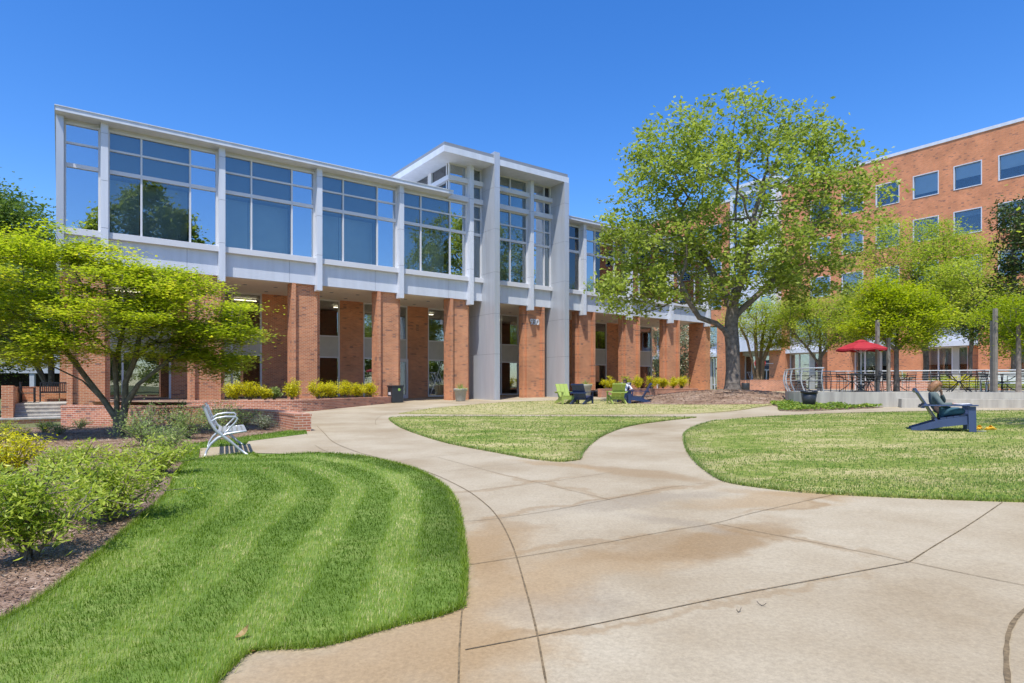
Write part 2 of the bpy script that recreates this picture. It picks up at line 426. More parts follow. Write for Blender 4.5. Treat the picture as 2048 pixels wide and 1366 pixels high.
def make_shrub(name, label, X, Y, h, r, nleaf, lsize, lmat, seed, aspect=.4, z=None, nst=9, up=.35, group=None, flat=1., cat='shrub', spray=True, vmean=.5, bm=None):
    g = np.random.default_rng(seed)
    z = gz(X, Y) - .02 if z is None else z
    root = thing(name, label, cat, (X, Y, z), 0, group)
    mb = MB(); pts = []
    for k in range(nst):
        t = g.uniform(0, 2 * math.pi); rr = r * math.sqrt(g.uniform(.05, 1)) * .9; hh = h * (1 - .45 * (rr / r) ** 2) * g.uniform(.75, 1.05)
        p0 = Vector((g.normal() * .03, g.normal() * .03, 0)); p2 = Vector((rr * math.cos(t), rr * math.sin(t) * flat, hh)); p1 = Vector((p2.x * .35, p2.y * .35, hh * .55))
        c = []
        for i in range(7):
            s = i / 6; q = p0 * (1 - s) ** 2 + p1 * 2 * s * (1 - s) + p2 * s * s; c.append(q)
        mb.tube(c, [.016 * (h + .2) * (1 - .75 * i / 6) for i in range(7)], 4, False)
        for _ in range(3):
            i = g.integers(2, 6); q = c[i]; e = q + Vector((g.normal() * r * .33, g.normal() * r * .33, abs(g.normal()) * h * .15)); mb.tube([q, (q + e) / 2 + Vector((0, 0, -.01)), e], [.006, .005, .003], 3, False); 
            for s in np.linspace(.2, 1, 6): pts.append(q + (e - q) * s)
        for i in range(2, 7): pts.append(c[i])
        for i in range(3, 6): pts.append((c[i] + c[i + 1]) / 2)
    mb.build('stems', bm or BARK, root)
    pts = np.array([tuple(p) for p in pts]); idx = g.integers(0, len(pts), nleaf)
    s = min(r, h) * .13
    C = pts[idx] + g.normal(size=(nleaf, 3)) * np.array([s, s, s * .7]); C[:, 2] = np.maximum(C[:, 2], .03)
    v = np.clip(vmean - .15 + .3 * C[:, 2] / h * 0 + g.normal(size=nleaf) * .25 + .1, 0, 1)
    quads_mesh('foliage', leaves(C, lsize, aspect, up, g), 4, lmat, v, root)
    return root

# ------------------------------------------------------------------ ground sheets
import bmesh
def smooth(pts, closed=True, n=5, sharp=()):
    """Catmull-Rom through the points; indices in sharp stay corners"""
    P = [Vector((p[0], p[1], 0)) for p in pts]; m = len(P); out = []
    rngk = range(m if closed else m - 1)
    for k in rngk:
        p1, p2 = P[k], P[(k + 1) % m]
        p0 = P[(k - 1) % m] if (closed or k > 0) else p1
        p3 = P[(k + 2) % m] if (closed or k + 2 < m) else p2
        if k in sharp: p0 = p1
        if (k + 1) % m in sharp: p3 = p2
        t1, t2 = (p2 - p0) * .5, (p3 - p1) * .5
        L = (p2 - p1).length
        if t1.length > L: t1 = t1.normalized() * L
        if t2.length > L: t2 = t2.normalized() * L
        if k in sharp: t1 = (p2 - p1)
        if (k + 1) % m in sharp: t2 = (p2 - p1)
        for i in range(n):
            t = i / n; h1 = 2 * t ** 3 - 3 * t * t + 1; h2 = -2 * t ** 3 + 3 * t * t; h3 = t ** 3 - 2 * t * t + t; h4 = t ** 3 - t * t
            q = p1 * h1 + p2 * h2 + t1 * h3 + t2 * h4; out.append((q.x, q.y))
    if not closed: out.append((P[-1].x, P[-1].y))
    return out
def drape(name, poly, off, m, step=1.5, skirt=.06, zf=gz, kind='structure', label=None, cat=None):
    bm = bmesh.new(); vs = [bm.verts.new((x, y, 0)) for x, y in poly]; bm.faces.new(vs)
    bmesh.ops.triangulate(bm, faces=bm.faces[:])
    xs = [p[0] for p in poly]; ys = [p[1] for p in poly]
    for ax, lo, hi in ((0, min(xs), max(xs)), (1, min(ys), max(ys))):
        t = lo + step
        while t < hi:
            co = (t, 0, 0) if ax == 0 else (0, t, 0); no = (1, 0, 0) if ax == 0 else (0, 1, 0)
            bmesh.ops.bisect_plane(bm, geom=bm.verts[:] + bm.edges[:] + bm.faces[:], plane_co=co, plane_no=no); t += step
    for v in bm.verts: v.co.z = zf(v.co.x, v.co.y) + off
    bmesh.ops.recalc_face_normals(bm, faces=bm.faces[:])
    if bm.faces and sum(f.normal.z for f in bm.faces) < 0: bmesh.ops.reverse_faces(bm, faces=bm.faces[:])
    if skirt:
        be = [e for e in bm.edges if len(e.link_faces) == 1]
        r = bmesh.ops.extrude_edge_only(bm, edges=be)
        for v in r['geom']:
            if isinstance(v, bmesh.types.BMVert): v.co.z -= skirt
    me = bpy.data.meshes.new(name); bm.to_mesh(me); bm.free(); me.materials.append(m)
    me.polygons.foreach_set('use_smooth', [abs(p.normal.z) > .5 for p in me.polygons])
    return tag(link(name, me), label, cat, None, kind)
def inside(poly, X, Y):
    c = np.zeros(len(X), bool); n = len(poly); j = n - 1
    for i in range(n):
        xi, yi = poly[i]; xj, yj = poly[j]
        if yi != yj:
            c ^= ((yi > Y) != (yj > Y)) & (X < (xj - xi) * (Y - yi) / (yj - yi) + xi)
        j = i
    return c
vgz = np.vectorize(gz)

# base sheet to the horizon
def axis(a, b, lo, hi):
    l = list(np.arange(a, b + .1, 2.0)); d = 4
    while l[-1] < hi: l.append(l[-1] + d); d *= 1.5
    d = 4
    while l[0] > lo: l.insert(0, l[0] - d); d *= 1.5
    return l
ax_, ay_ = axis(-36, 60, -900, 900), axis(-10, 80, -700, 1100)
gv = [(x, y, gz(max(min(x, 60), -36), min(y, 90)) - .03) for y in ay_ for x in ax_]; nx = len(ax_)
gf = [(j * nx + i, j * nx + i + 1, (j + 1) * nx + i + 1, (j + 1) * nx + i) for j in range(len(ay_) - 1) for i in range(nx - 1)]
me = bpy.data.meshes.new('ground'); me.from_pydata(gv, [], gf); me.materials.append(G_BASE); tag(link('ground', me), kind='structure')

def stain(px0, py0, px1, py1, wid, amt, c):
    a, b = at(px0, py0), at(px1, py1); d = (b[0] - a[0], b[1] - a[1]); L = math.hypot(*d)
    return ((a[0] + b[0]) / 2, (a[1] + b[1]) / 2, math.atan2(d[1], d[0]), L * .62 + .05, wid, amt, c)
BR = (.285, .19, .095); OR_ = (.36, .245, .125); GY = (.27, .225, .165)
PAVE = paving_mat([stain(1000, 1190, 1330, 1110, .42, .6, OR_), stain(1330, 1115, 1560, 1045, .30, .8, BR), stain(1180, 1125, 1400, 1070, .35, .6, BR),
    stain(1420, 1010, 1700, 985, .35, .6, OR_), stain(1450, 980, 1720, 1000, .25, .5, OR_), stain(1120, 1020, 1440, 985, .28, .45, GY), stain(1230, 1030, 1460, 1060, .2, .4, GY),
    stain(1150, 930, 1420, 962, .3, .55, BR), stain(1040, 920, 1200, 940, .2, .5, OR_), stain(940, 1290, 985, 1050, .20, .6, OR_), stain(930, 1366, 1060, 1290, .35, .6, OR_),
    stain(960, 1150, 1010, 1060, .3, .5, BR), stain(600, 1345, 900, 1250, .30, .45, OR_), stain(960, 1040, 1100, 1060, .25, .45, BR), stain(1000, 1220, 1200, 1200, .25, .4, GY), stain(700, 1360, 1000, 1320, .25, .35, BR), stain(930, 1301, 1260, 1235, .07, .5, BR), stain(1260, 1235, 1700, 1147, .06, .4, BR), stain(935, 1131, 1330, 1064, .09, .5, BR), stain(1500, 1028, 1675, 988, .08, .5, BR), stain(922, 1044, 1215, 1000, .09, .45, BR), stain(1215, 1000, 1420, 966, .1, .5, BR), stain(1435, 1048, 1750, 1110, .08, .5, BR), stain(885, 990, 1160, 955, .1, .35, BR), stain(1000, 948, 1220, 1000, .09, .4, BR), stain(560, 1345, 940, 1260, .55, .5, OR_), stain(930, 1366, 1010, 1060, .55, .4, OR_)])
drape('paving', [(-15, 17), (-3.0, 1.0), (-6, -8), (30, -8), (34, 12), (46, 30), (50, 64), (-6, 66), (-22, 46), (-16, 34)], 0, PAVE, 2.0, 0)

lawn_px = [(120, 1560), (400, 1420), (432, 1366), (462, 1338), (500, 1306), (560, 1300), (640, 1295), (720, 1275), (800, 1252), (870, 1236), (925, 1217), (930, 1150), (926, 1085), (915, 1020), (898, 985), (868, 960), (830, 941), (780, 926), (720, 914), (660, 909), (600, 909), (540, 914), (519, 917), (505, 908), (455, 912), (401, 919), (372, 928), (350, 955), (338, 985), (300, 1022), (235, 1078), (150, 1150), (60, 1215), (-20, 1255), (-200, 1330), (-500, 1480)]
LAWN = smooth([at(*p) for p in lawn_px], True, 4, sharp=(0, 2, 10, 22, 23, 25, 35))
drape('front_lawn', LAWN, .02, G_LAWN, 1.0)
strip_px = [(612, 858), (614, 869), (560, 876), (497, 884), (492, 891), (400, 898), (398, 918), (365, 926), (345, 915), (352, 900), (390, 889), (460, 879), (540, 868)]
STRIP = smooth([at(*p) for p in strip_px], True, 4, sharp=(0, 1, 3, 4, 5, 6))
drape('grass_strip', STRIP, .024, G_LAWN, 1.0)
mid_px = [(779, 840), (786, 836), (830, 834), (1000, 834), (1200, 834.5), (1393, 835.5), (1330, 842), (1262, 852), (1212, 869), (1182, 889), (1166, 907), (1160, 920), (1120, 924), (1060, 918), (1000, 907), (900, 888), (842, 871), (800, 855)]
MID = smooth([at(*p) for p in mid_px], True, 4, sharp=(5, 11))
drape('middle_lawn', MID, .03, G_DRY, 1.5)
up_px = [(797, 828), (870, 817), (1000, 806), (1120, 801.5), (1250, 799), (1380, 797), (1500, 800), (1560, 806), (1515, 815), (1470, 822), (1400, 827), (1300, 829), (1150, 829.5), (980, 829.5)]
UPL = smooth([at(*p) for p in up_px], True, 4, sharp=(0,))
drape('upper_lawn', UPL, .03, G_PALE, 1.5)
right_px = [(1370, 868), (1369, 885), (1377, 907), (1398, 932), (1430, 955), (1466, 968), (1600, 985), (1800, 996), (2048, 1005), (2600, 1020), (2900, 900), (2500, 822), (2048, 822.5), (1900, 823), (1750, 826), (1620, 830), (1520, 835), (1440, 842), (1395, 853)]
RIGHT = smooth([at(*p) for p in right_px], True, 4, sharp=(9, 10, 11))
drape('right_lawn', RIGHT, .03, G_DRY, 1.5)
mul_px = [(340, 983), (348, 957), (360, 930), (392, 893), (420, 885), (470, 878), (540, 868), (605, 861)]
MUL = [at(*p) for p in reversed(lawn_px[28:])][:-1] + [at(*p) for p in mul_px] + [atZ(600, 16.2), atZ(540, 17.8), atZ(470, 19.2), atZ(400, 19.8), atZ(250, 19.7), atZ(100, 20.2), (-21, 20.5), (-26, 17), (-20, 6), (-9, -2), (-4.0, 1.2)]
drape('mulch_bed', MUL, .012, G_MULCH, 1.0)
# mulch mound round the big tree
TX, TY = atZ(1465, 31)
def moundz(x, y):
    r = math.hypot((x - TX + .7) / 5.2, (y - TY + .6) / 4.2)
    return gz(x, y) + (.50 * (1 - r * r) ** 1.3 if r < 1 else 0) + .012
drape('mulch_mound', [(TX - .7 + 5.15 * math.cos(t) , TY - .6 + 4.15 * math.sin(t)) for t in np.linspace(0, 2 * math.pi, 48)[:-1]], .025, G_MULCH, .7, .05, moundz)
pad = [at(*p) for p in ((401, 898), (492, 891), (497, 884), (560, 876), (613, 869), (640, 905), (560, 914), (505, 908), (401, 919))]
drape('bench_pad', pad, .016, PAVE, 1.0, .0)

def ribbon(pts, w, off, name='joint', m=JOINT, zf=gz):
    mb = MB(); P = smooth([at(*p) for p in pts], False, 8)
    L = []
    for k, (x, y) in enumerate(P):
        a = P[max(k - 1, 0)]; b = P[min(k + 1, len(P) - 1)]; dx, dy = b[0] - a[0], b[1] - a[1]; l = math.hypot(dx, dy) or 1
        ww = w * (1 + .35 * noise.noise(Vector((x * 9, y * 9, 0))))
        L.append(((x - dy / l * ww, y + dx / l * ww), (x + dy / l * ww, y - dx / l * ww)))
    for k in range(len(L) - 1):
        (a, b), (c, d) = L[k], L[k + 1]
        mb.face([(p[0], p[1], zf(*p) + off) for p in (a, b, d, c)])
    return mb
joints = [[(614, 869), (622, 884), (650, 902), (690, 912)], [(634, 852), (648, 866), (668, 885), (720, 906), (790, 924), (860, 946), (930, 979), (975, 1012), (1000, 1042), (1025, 1092), (1046, 1160), (1070, 1250), (1092, 1366), (1110, 1450)],
    [(924, 1218), (919, 1290), (917, 1366), (915, 1450)], [(785, 924), (860, 914), (975, 903)], [(872, 947), (960, 935), (1065, 924)], [(885, 990), (940, 983), (1070, 967), (1160, 955), (1228, 944)],
    [(922, 1044), (990, 1038), (1100, 1022), (1215, 1000), (1340, 975), (1420, 966)], [(935, 1131), (1070, 1110), (1200, 1088), (1330, 1064), (1430, 1047), (1500, 1028), (1600, 1005), (1675, 988)],
    [(930, 1301), (1080, 1272), (1260, 1235), (1450, 1195), (1700, 1147), (1818, 1125)], [(872, 914), (1000, 948), (1077, 966), (1220, 1000)], [(1435, 1048), (1530, 1067), (1600, 1080), (1750, 1110), (1820, 1125), (1930, 1148), (2060, 1174), (2300, 1220)],
    [(2100, 1190), (2048, 1222), (2022, 1255), (2013, 1300), (2016, 1366), (2030, 1440)], [(1818, 1125), (1868, 1093), (1940, 1049), (2005, 1005)], [(752, 850), (751, 842), (762, 832), (790, 825)], [(1000, 884), (955, 884), (880, 893)], [(640, 838), (760, 834)], [(620, 822), (720, 818)]]
widths = [.012, .016, .014, .009, .007, .009, .009, .009, .012, .008, .010, .03, .012, .014, .006, .008, .008]
jm = MB()
for p, w in zip(joints, widths):
    r = ribbon(p, w * .36, .006); i = len(jm.v); jm.v += r.v; jm.f += [[i + k for k in f] for f in r.f]; jm.m += r.m
tag(jm.build('paving_joints', JOINT), kind='structure')

# ---- grass blades and mulch chips (stuff)
def value_noise(X, Y, s, seed=0):
    return np.array([noise.noise(Vector((x * s, y * s, seed))) for x, y in zip(X, Y)])
def blades(name, poly, dens, h, w, lm, label, cat='grass', off=.02, box=None, seed=3, edge=None, dry=0., stripes=None, zf=gz):
    g = np.random.default_rng(seed)
    P = np.array(poly); x0, y0 = P.min(0); x1, y1 = P.max(0)
    if box: x0, y0, x1, y1 = max(x0, box[0]), max(y0, box[1]), min(x1, box[2]), min(y1, box[3])
    XS = []; YS = []
    y = y0; step = .5
    while y < y1:
        d = dens(y + step / 2); n = int(d * step * (x1 - x0))
        X = g.uniform(x0, x1, n); Y = g.uniform(y, y + step, n)
        k = inside(poly, X, Y) & (np.abs(X) < .9 * Y + 1.2) & (Y > 1.9)
        XS.append(X[k]); YS.append(Y[k]); y += step
    X = np.concatenate(XS); Y = np.concatenate(YS); n = len(X)
    Z = np.array([zf(a, b) for a, b in zip(X, Y)]) + off - .006
    dd = np.hypot(X, Y); hh = (h(Y)) * g.uniform(.5, 1.25, n); ww = w(Y) * g.uniform(.7, 1.3, n)
    t = g.uniform(0, 2 * np.pi, n); lean = g.uniform(0, .55, n)
    lx, ly = np.cos(t) * lean, np.sin(t) * lean
    v = .42 + g.normal(size=n) * .24 + .24 * value_noise(X, Y, .9, 4) + dry
    if dry: v += .5 * value_noise(X, Y * 1.6, 1.6, 9)
    else:
        thatch = value_noise(X, Y, 4.5, 7) + .5 * value_noise(X, Y, 14, 3); v += np.where(thatch > .44, .5 * g.uniform(0, 1, n), 0)
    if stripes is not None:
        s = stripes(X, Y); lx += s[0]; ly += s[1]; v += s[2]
    a = t + 1.57 + g.normal(size=n) * .5
    wx, wy = np.cos(a) * ww * .5, np.sin(a) * ww * .5
    B = np.stack([X, Y, Z], 1); W = np.stack([wx, wy, np.zeros(n)], 1)
    nl = np.sqrt(1 + lx ** 2 + ly ** 2)
    T = B + np.stack([lx, ly, np.ones(n)], 1) * (hh / nl)[:, None]
    V = np.stack([B - W, B + W, T], 1)
    o = quads_mesh(name, V, 3, lm, np.clip(v, 0, 1))
    return tag(o, label, cat, None, 'stuff')
CX, CY = at(560, 1100)
c0 = at(925, 1150); 
KERB = [at(*p) for p in ((380, 912), (460, 908), (540, 910), (600, 909), (660, 909), (720, 914), (780, 926), (830, 941), (868, 960), (898, 985), (915, 1020), (926, 1085), (930, 1150), (920, 1300), (900, 1500))]
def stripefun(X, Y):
    # mowing passes run parallel to the rounded kerb; blades lean either way, and the lean's light and dark is painted into their colour
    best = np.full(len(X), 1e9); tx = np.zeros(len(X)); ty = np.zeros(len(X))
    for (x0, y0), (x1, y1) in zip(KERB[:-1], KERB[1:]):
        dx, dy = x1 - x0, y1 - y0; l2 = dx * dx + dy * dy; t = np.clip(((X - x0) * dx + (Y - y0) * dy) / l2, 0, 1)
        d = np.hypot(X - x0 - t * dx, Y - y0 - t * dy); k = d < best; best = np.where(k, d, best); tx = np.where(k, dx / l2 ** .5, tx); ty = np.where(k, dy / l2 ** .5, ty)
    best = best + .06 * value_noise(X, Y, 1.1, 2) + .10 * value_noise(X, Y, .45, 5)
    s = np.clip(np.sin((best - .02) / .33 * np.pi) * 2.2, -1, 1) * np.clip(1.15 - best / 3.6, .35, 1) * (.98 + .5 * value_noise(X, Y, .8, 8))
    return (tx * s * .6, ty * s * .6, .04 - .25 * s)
blades('front_grass', LAWN, lambda y: max(500, 15000 / (1 + (max(y - 2, 0) / 2.0) ** 1.5)), lambda y: .036 + .0 * y, lambda y: .0024 + .0011 * np.maximum(y - 2, 0), L_GRASS, 'lush green blades of the mown front lawn with curved mowing stripes, partly painted light and dark', box=(-6.5, 1.9, 1, 13), stripes=stripefun)
blades('strip_grass', STRIP, lambda y: 900, lambda y: .05 + 0 * y, lambda y: .012 + 0 * y, L_GRASS, 'narrow strip of green grass behind the silver bench', off=.024, seed=5)
blades('middle_grass', MID, lambda y: 260 if y < 18 else 110, lambda y: .035 + 0 * y, lambda y: .012 + .0012 * y, L_STRAW, 'patchy straw and green grass of the middle lawn between the walks', off=.03, seed=6, dry=-.03)
blades('upper_grass', UPL, lambda y: 60, lambda y: .035 + 0 * y, lambda y: .02 + .0012 * y, L_STRAW, 'pale dry grass of the upper lawn under the lounge chairs', off=.03, seed=8, dry=.28)
blades('right_grass', RIGHT, lambda y: 1500 if y < 8 else (650 if y < 11 else 240), lambda y: .035 + 0 * y, lambda y: .006 + .0011 * y, L_STRAW, 'patchy green and straw grass of the right lawn around the seated reader', off=.03, box=(2, 6, 22, 26), seed=7, dry=-.07)
def edge_blades(name, poly, per_m, h, w, lm, label, off, seed, ylim, dry=0.):
    g = np.random.default_rng(seed); XS = []; YS = []
    for (x0, y0), (x1, y1) in zip(poly, poly[1:] + poly[:1]):
        L = math.hypot(x1 - x0, y1 - y0); ym = (y0 + y1) / 2
        if ym > ylim or ym < 1.8 or abs((x0 + x1) / 2) > .9 * ym + 1: continue
        n = int(L * per_m / (1 + max(ym - 3, 0) * .25)); t = g.uniform(0, 1, n); XS.append(x0 + (x1 - x0) * t + g.normal(size=n) * .012); YS.append(y0 + (y1 - y0) * t + g.normal(size=n) * .012)
    X = np.concatenate(XS); Y = np.concatenate(YS); n = len(X); Z = vgz(X, Y) + off - .012
    hh = h * g.uniform(.4, 1.5, n); ww = (w + .0010 * np.maximum(Y - 3, 0)) * g.uniform(.7, 1.3, n); t = g.uniform(0, 2 * np.pi, n); ln = g.uniform(.1, 1.3, n); a = t + 1.57
    B = np.stack([X, Y, Z], 1); W = np.stack([np.cos(a) * ww * .5, np.sin(a) * ww * .5, np.zeros(n)], 1); T = B + np.stack([np.cos(t) * ln, np.sin(t) * ln, np.ones(n)], 1) * (hh / np.sqrt(1 + ln ** 2))[:, None]
    tag(quads_mesh(name, np.stack([B - W, B + W, T], 1), 3, lm, np.clip(.45 + dry + g.normal(size=n) * .25, 0, 1)), label, 'grass', None, 'stuff')
edge_blades('edge_grass', LAWN, 1500, .05, .003, L_GRASS, 'longer untrimmed blades along the edge of the front lawn', .02, 31, 13)
edge_blades('edge_grass', RIGHT, 700, .05, .005, L_STRAW, 'longer blades along the edge of the right lawn', .03, 32, 18, -.2)
edge_blades('edge_grass', MID, 500, .05, .006, L_STRAW, 'longer blades along the edge of the middle lawn', .03, 33, 24, -.2)
# mulch chips
def chips(name, poly, n, box, size, label, zf, seed=11):
    g = np.random.default_rng(seed); X = g.uniform(box[0], box[2], n); Y = g.uniform(box[1], box[3], n)
    k = inside(poly, X, Y); X, Y = X[k], Y[k]
    Z = np.array([zf(a, b) for a, b in zip(X, Y)]) + .016 + g.uniform(0, .02, len(X))
    V = leaves(np.stack([X, Y, Z], 1), size, .25, .72, g)
    tag(quads_mesh(name, V, 4, L_CHIP, np.clip(g.normal(.45, .3, len(X)), 0, 1)), label, 'mulch', None, 'stuff')
chips('mulch_chips', MUL, 70000, (-9, 2.0, -1.5, 9.5), .045, 'shredded bark chips over the front of the shrub bed', gz)
chips('mulch_chips_far', MUL, 26000, (-19, 9.5, -4, 20), .075, 'shredded bark chips at the back of the shrub bed by the brick wall', gz, 12)
chips('mound_chips', [(TX - .7 + 5.1 * math.cos(t), TY - .6 + 4.1 * math.sin(t)) for t in np.linspace(0, 2 * math.pi, 40)[:-1]], 9000, (TX - 7, TY - 6, TX + 7, TY + 3), .12, 'bark chips on the mound round the big tree', lambda a, b: moundz(a, b) + .02, 13)

# ------------------------------------------------------------------ glass-and-brick hall (a runs along the front, b away from it)
A0, B0, Z0 = 21.0, 31.0, .45
HALL = thing('campus_hall', 'long hall, glass upper floor over red brick columns, with a tower bay numbered 930', 'building', (*F(A0, B0), Z0), UA)
OFF = (A0, B0, Z0)
def hb(): return MB(OFF)
LB = 4.471
def pk(k): return 10.43 + (k - 2) * LB
ZF0, ZF1, ZS1 = 6.45, 7.52, 7.77      # fascia bottom, fascia top = sill bottom, sill top
ZT1, ZT2, ZG, ZR0, ZR1 = 10.36, 11.27, 12.06, 12.23, 12.41
# roof
m = hb(); m.box(-.14, 17.95, 30.12, 46, ZR0, ZR1); m.box(-.17, 17.95, 30.09, 46.02, ZR1, ZR1 + .035); m.build('roof', WHITE, HALL)
m = hb(); m.box(26.05, 42.4, 30.12, 46, ZR0, ZR1); m.box(26.05, 42.43, 30.09, 46.02, ZR1, ZR1 + .035); m.build('roof', WHITE, HALL)
m = hb(); m.box(-.02, 42.3, 30.85, 46, ZG + .02, ZR0); m.build('roof_edge_frame', WARMW, HALL)
# upper fascia, sills
def fascia(a0, a1, joints=()):
    m = hb(); e = [a0] + list(joints) + [a1]
    for i in range(len(e) - 1): m.box(e[i] + (.016 if i else 0), e[i + 1], 30.75, 30.95, ZF0, ZF1)
    m.mi = 1; m.box(a0, a1, 30.765, 30.95, ZF0 + .01, ZF1); return m.build('fascia_panel', [WHITE, GREYM], HALL)
edges = [(.0, pk(0) - .13)] + [(pk(k) + .13, pk(k + 1) - .13) for k in range(0, 4)] + [(pk(4) + .13, 20.27), (20.64, pk(5) - .13), (pk(5) + .13, 25.6), (26.0, pk(6) - .13)] + [(pk(k) + .13, pk(k + 1) - .13) for k in range(6, 9)] + [(pk(9) + .13, 42.4)]
for i, (a0, a1) in enumerate(edges):
    full = a1 - a0 > 3.5
    js = ([a0 + (.70 if a0 < 20 else .28) * (a1 - a0)] if full else [])
    fascia(a0, a1, js)
    m = hb(); m.box(a0, a1, 30.56, 30.86, ZF1 + .002, ZS1); m.build('window_sill', WARMW, HALL)
m = hb(); m.box(.0, 42.38, 30.96, 36.3, 6.53, 6.6); m.box(0, 42.38, 30.955, 31.1, 6.47, 6.53); m.build('soffit', SOFF, HALL)
# side walls and core of the upper floor
m = hb(); m.box(-.02, .12, 31.0, 46, 6.6, ZG); m.box(42.2, 42.36, 31.0, 46, 6.6, ZG); m.box(.0, 42.3, 45.8, 45.95, .2, ZG); m.build('end_wall', WHITE, HALL)
m = hb(); m.box(0.12, 42.2, 31.0, 45.8, 6.62, 6.7); m.build('floor_slab', INWALL, HALL)
m = hb(); m.box(0.12, 42.2, 33.0, 33.1, 6.7, ZG); m.build('inner_wall', INWALL, HALL)
# panes: 'g' grey vision glass with shade behind, 'b' blue mirror glass
def frame_bars(m, a0, a1, cuts, rows, bw=.07, b0=30.78, b1=30.9, rw=None):
    """cuts: mullion positions; rows: list of (z, height) of horizontal bars"""
    zlo, zhi = rows[0][0], rows[-1][0] + rows[-1][1]
    m.box(a0, a0 + bw, b0, b1, zlo, zhi); m.box(a1 - bw, a1, b0, b1, zlo, zhi)
    for c in cuts: m.box(c - bw / 2, c + bw / 2, b0, b1, zlo, zhi)
    e = [a0 + bw] + [x for c in cuts for x in (c - bw / 2, c + bw / 2)] + [a1 - bw]
    for z, h in rows:
        for i in range(0, len(e), 2): m.box(e[i], e[i + 1], b0 + .012 + (0 if h < .12 else -.025), b1 - .01, z, z + h)
ROWS = [(ZS1, .06), (ZT1 - .08, .16), (ZT2 - .04, .08), (ZG - .05, .09)]
TROWS = [(ZS1, .06), (ZT1 - .07, .14), (ZT2 - .04, .08)]
def up_window(a0, a1, cuts, kinds, rows=ROWS, top=ZG, shade=True):
    m = hb(); frame_bars(m, a0, a1, cuts, rows); w = m.build('window', WARMW, HALL)
    e = [a0] + list(cuts) + [a1]
    for i, k in enumerate(kinds):
        m = hb(); m.box(e[i] + .02, e[i + 1] - .02, 30.85, 30.862, rows[0][0], top); m.build('pane', GL_B if k == 'b' else GL_G, w)
        if k == 'b':
            m = hb(); m.box(e[i] + .02, e[i + 1] - .02, 30.95, 30.97, rows[0][0], top); m.build('back_panel', DARKIN, w)
        else:
            m = hb(); m.box(e[i] + .02, e[i + 1] - .02, 31.02, 31.03, ZT1 - .15, top); m.build('roller_shade', SHADE, w)
            m = hb(); m.box(e[i] + .02, e[i + 1] - .02, 31.45, 31.46, rows[0][0], ZT1 - .15); m.build('curtain', CURT, w)
    return w
up_window(.14, pk(0) - .13, [], 'b')
for k in range(0, 4): up_window(pk(k) + .13, pk(k + 1) - .13, [pk(k) + .30 * LB, pk(k) + .72 * LB], 'ggb', ROWS if k < 3 else ROWS)
up_window(pk(4) + .13, 20.27, [], 'g')
for k in (6, 7, 8): up_window(pk(k) + .13, pk(k + 1) - .13, [pk(k) + .28 * LB, pk(k) + .70 * LB], 'bgg')
up_window(26.0, pk(6) - .13, [], 'g')
up_window(pk(9) + .13, 42.3, [], 'g')
# corner post
m = hb(); m.box(-.12, .13, 30.5, 31.0, 6.0, ZR0); m.build('corner_post', ALU, HALL)
# white piers hanging in front
TW_U = 14.24    # tower soffit
for k in range(10):
    top = ZR0 if k not in (4, 5) else TW_U
    c = pk(k); zs = [6.15, 7.9, 9.85, 11.8, top] if k not in (4, 5) else [6.15, 8.2, 10.4, 12.3, top]
    m = hb()
    for i in range(4): m.box(c - .13, c + .13, 30.42, 30.9, zs[i] + (.018 if i else 0), zs[i + 1])
    m.mi = 1; m.box(c - .122, c + .122, 30.43, 30.89, 6.16, top); m.build('facade_pier', [WHITE, GREYM], HALL)
# brick columns
def gzf(a, b): return gz(*F(a, b))
for k in range(9):
    c = pk(k); z0 = gzf(c, 31) - .35; m = hb()
    s = 1 if k < 5 else -1
    def bx(p, q, b0, b1, zt=6.46):
        x0, x1 = sorted((c + s * p, c + s * q)); m.box(x0, x1, b0, b1, z0, zt)
    bx(-1.26, -1.07, 30.75, 31.5); bx(-1.07, .04, 30.92, 31.5); bx(.04, .23, 31.10, 31.5)
    m.build('brick_column', B1, HALL)
c = pk(9); m = hb(); m.box(41.65, 42.3, 30.76, 32.35, gzf(42, 31) - .3, 6.46); m.build('brick_column', B1, HALL)
# ground floor wall at b = 36: brick panels, windows between
BW = 36.0
z_ = .1
pan = [(0.0, .5)] + [(9.09 + LB * j, 10.57 + LB * j) for j in range(-1, 7)]
for (a0, a1) in pan:
    if a0 > 36.5: a1 = min(a1, 41.4)
    m = hb(); m.box(a0, a1, BW, BW + .3, gzf(a0, BW) - .4, 6.53); m.build('brick_wall', B1, HALL)
m = hb(); m.box(.0, 41.4, BW + .02, BW + .3, -.3, .62); m.build('brick_base', B1, HALL)
ZSP0, ZSP1 = 3.15, 4.33
gaps = [(pan[i][1], pan[i + 1][0]) for i in range(len(pan) - 1)] + [(pan[-1][1], 41.4)]
for i, (a0, a1) in enumerate(gaps):
    if a1 - a0 < .3: continue
    zb = max(gzf((a0 + a1) / 2, BW) + .03, .57); m = hb()
    cuts = [(a0 + a1) / 2 - .05] if a1 - a0 > 2 else []
    door = i == 4
    rows = [(zb, .09), (ZSP0 - .08, .08), (ZSP1, .07), (6.44, .09)]
    for b0 in (0,):
        frame_bars(m, a0, a1, cuts, rows, .08, BW + .02, BW + .14)
    w = m.build('window', BEIGE if i % 2 == 9 else WARMW, HALL)
    m = hb(); m.box(a0 + .02, a1 - .02, BW + .08, BW + .1, ZSP0, ZSP1); m.build('spandrel', BEIGE, w)
    m = hb(); m.box(a0 + .02, a1 - .02, BW + .09, BW + .1, ZSP1, 6.5); m.build('pane', GL_D, w)
    m = hb(); m.box(a0 + .02, a1 - .02, BW + .09, BW + .1, zb, ZSP0); m.build('pane', GL_D, w)
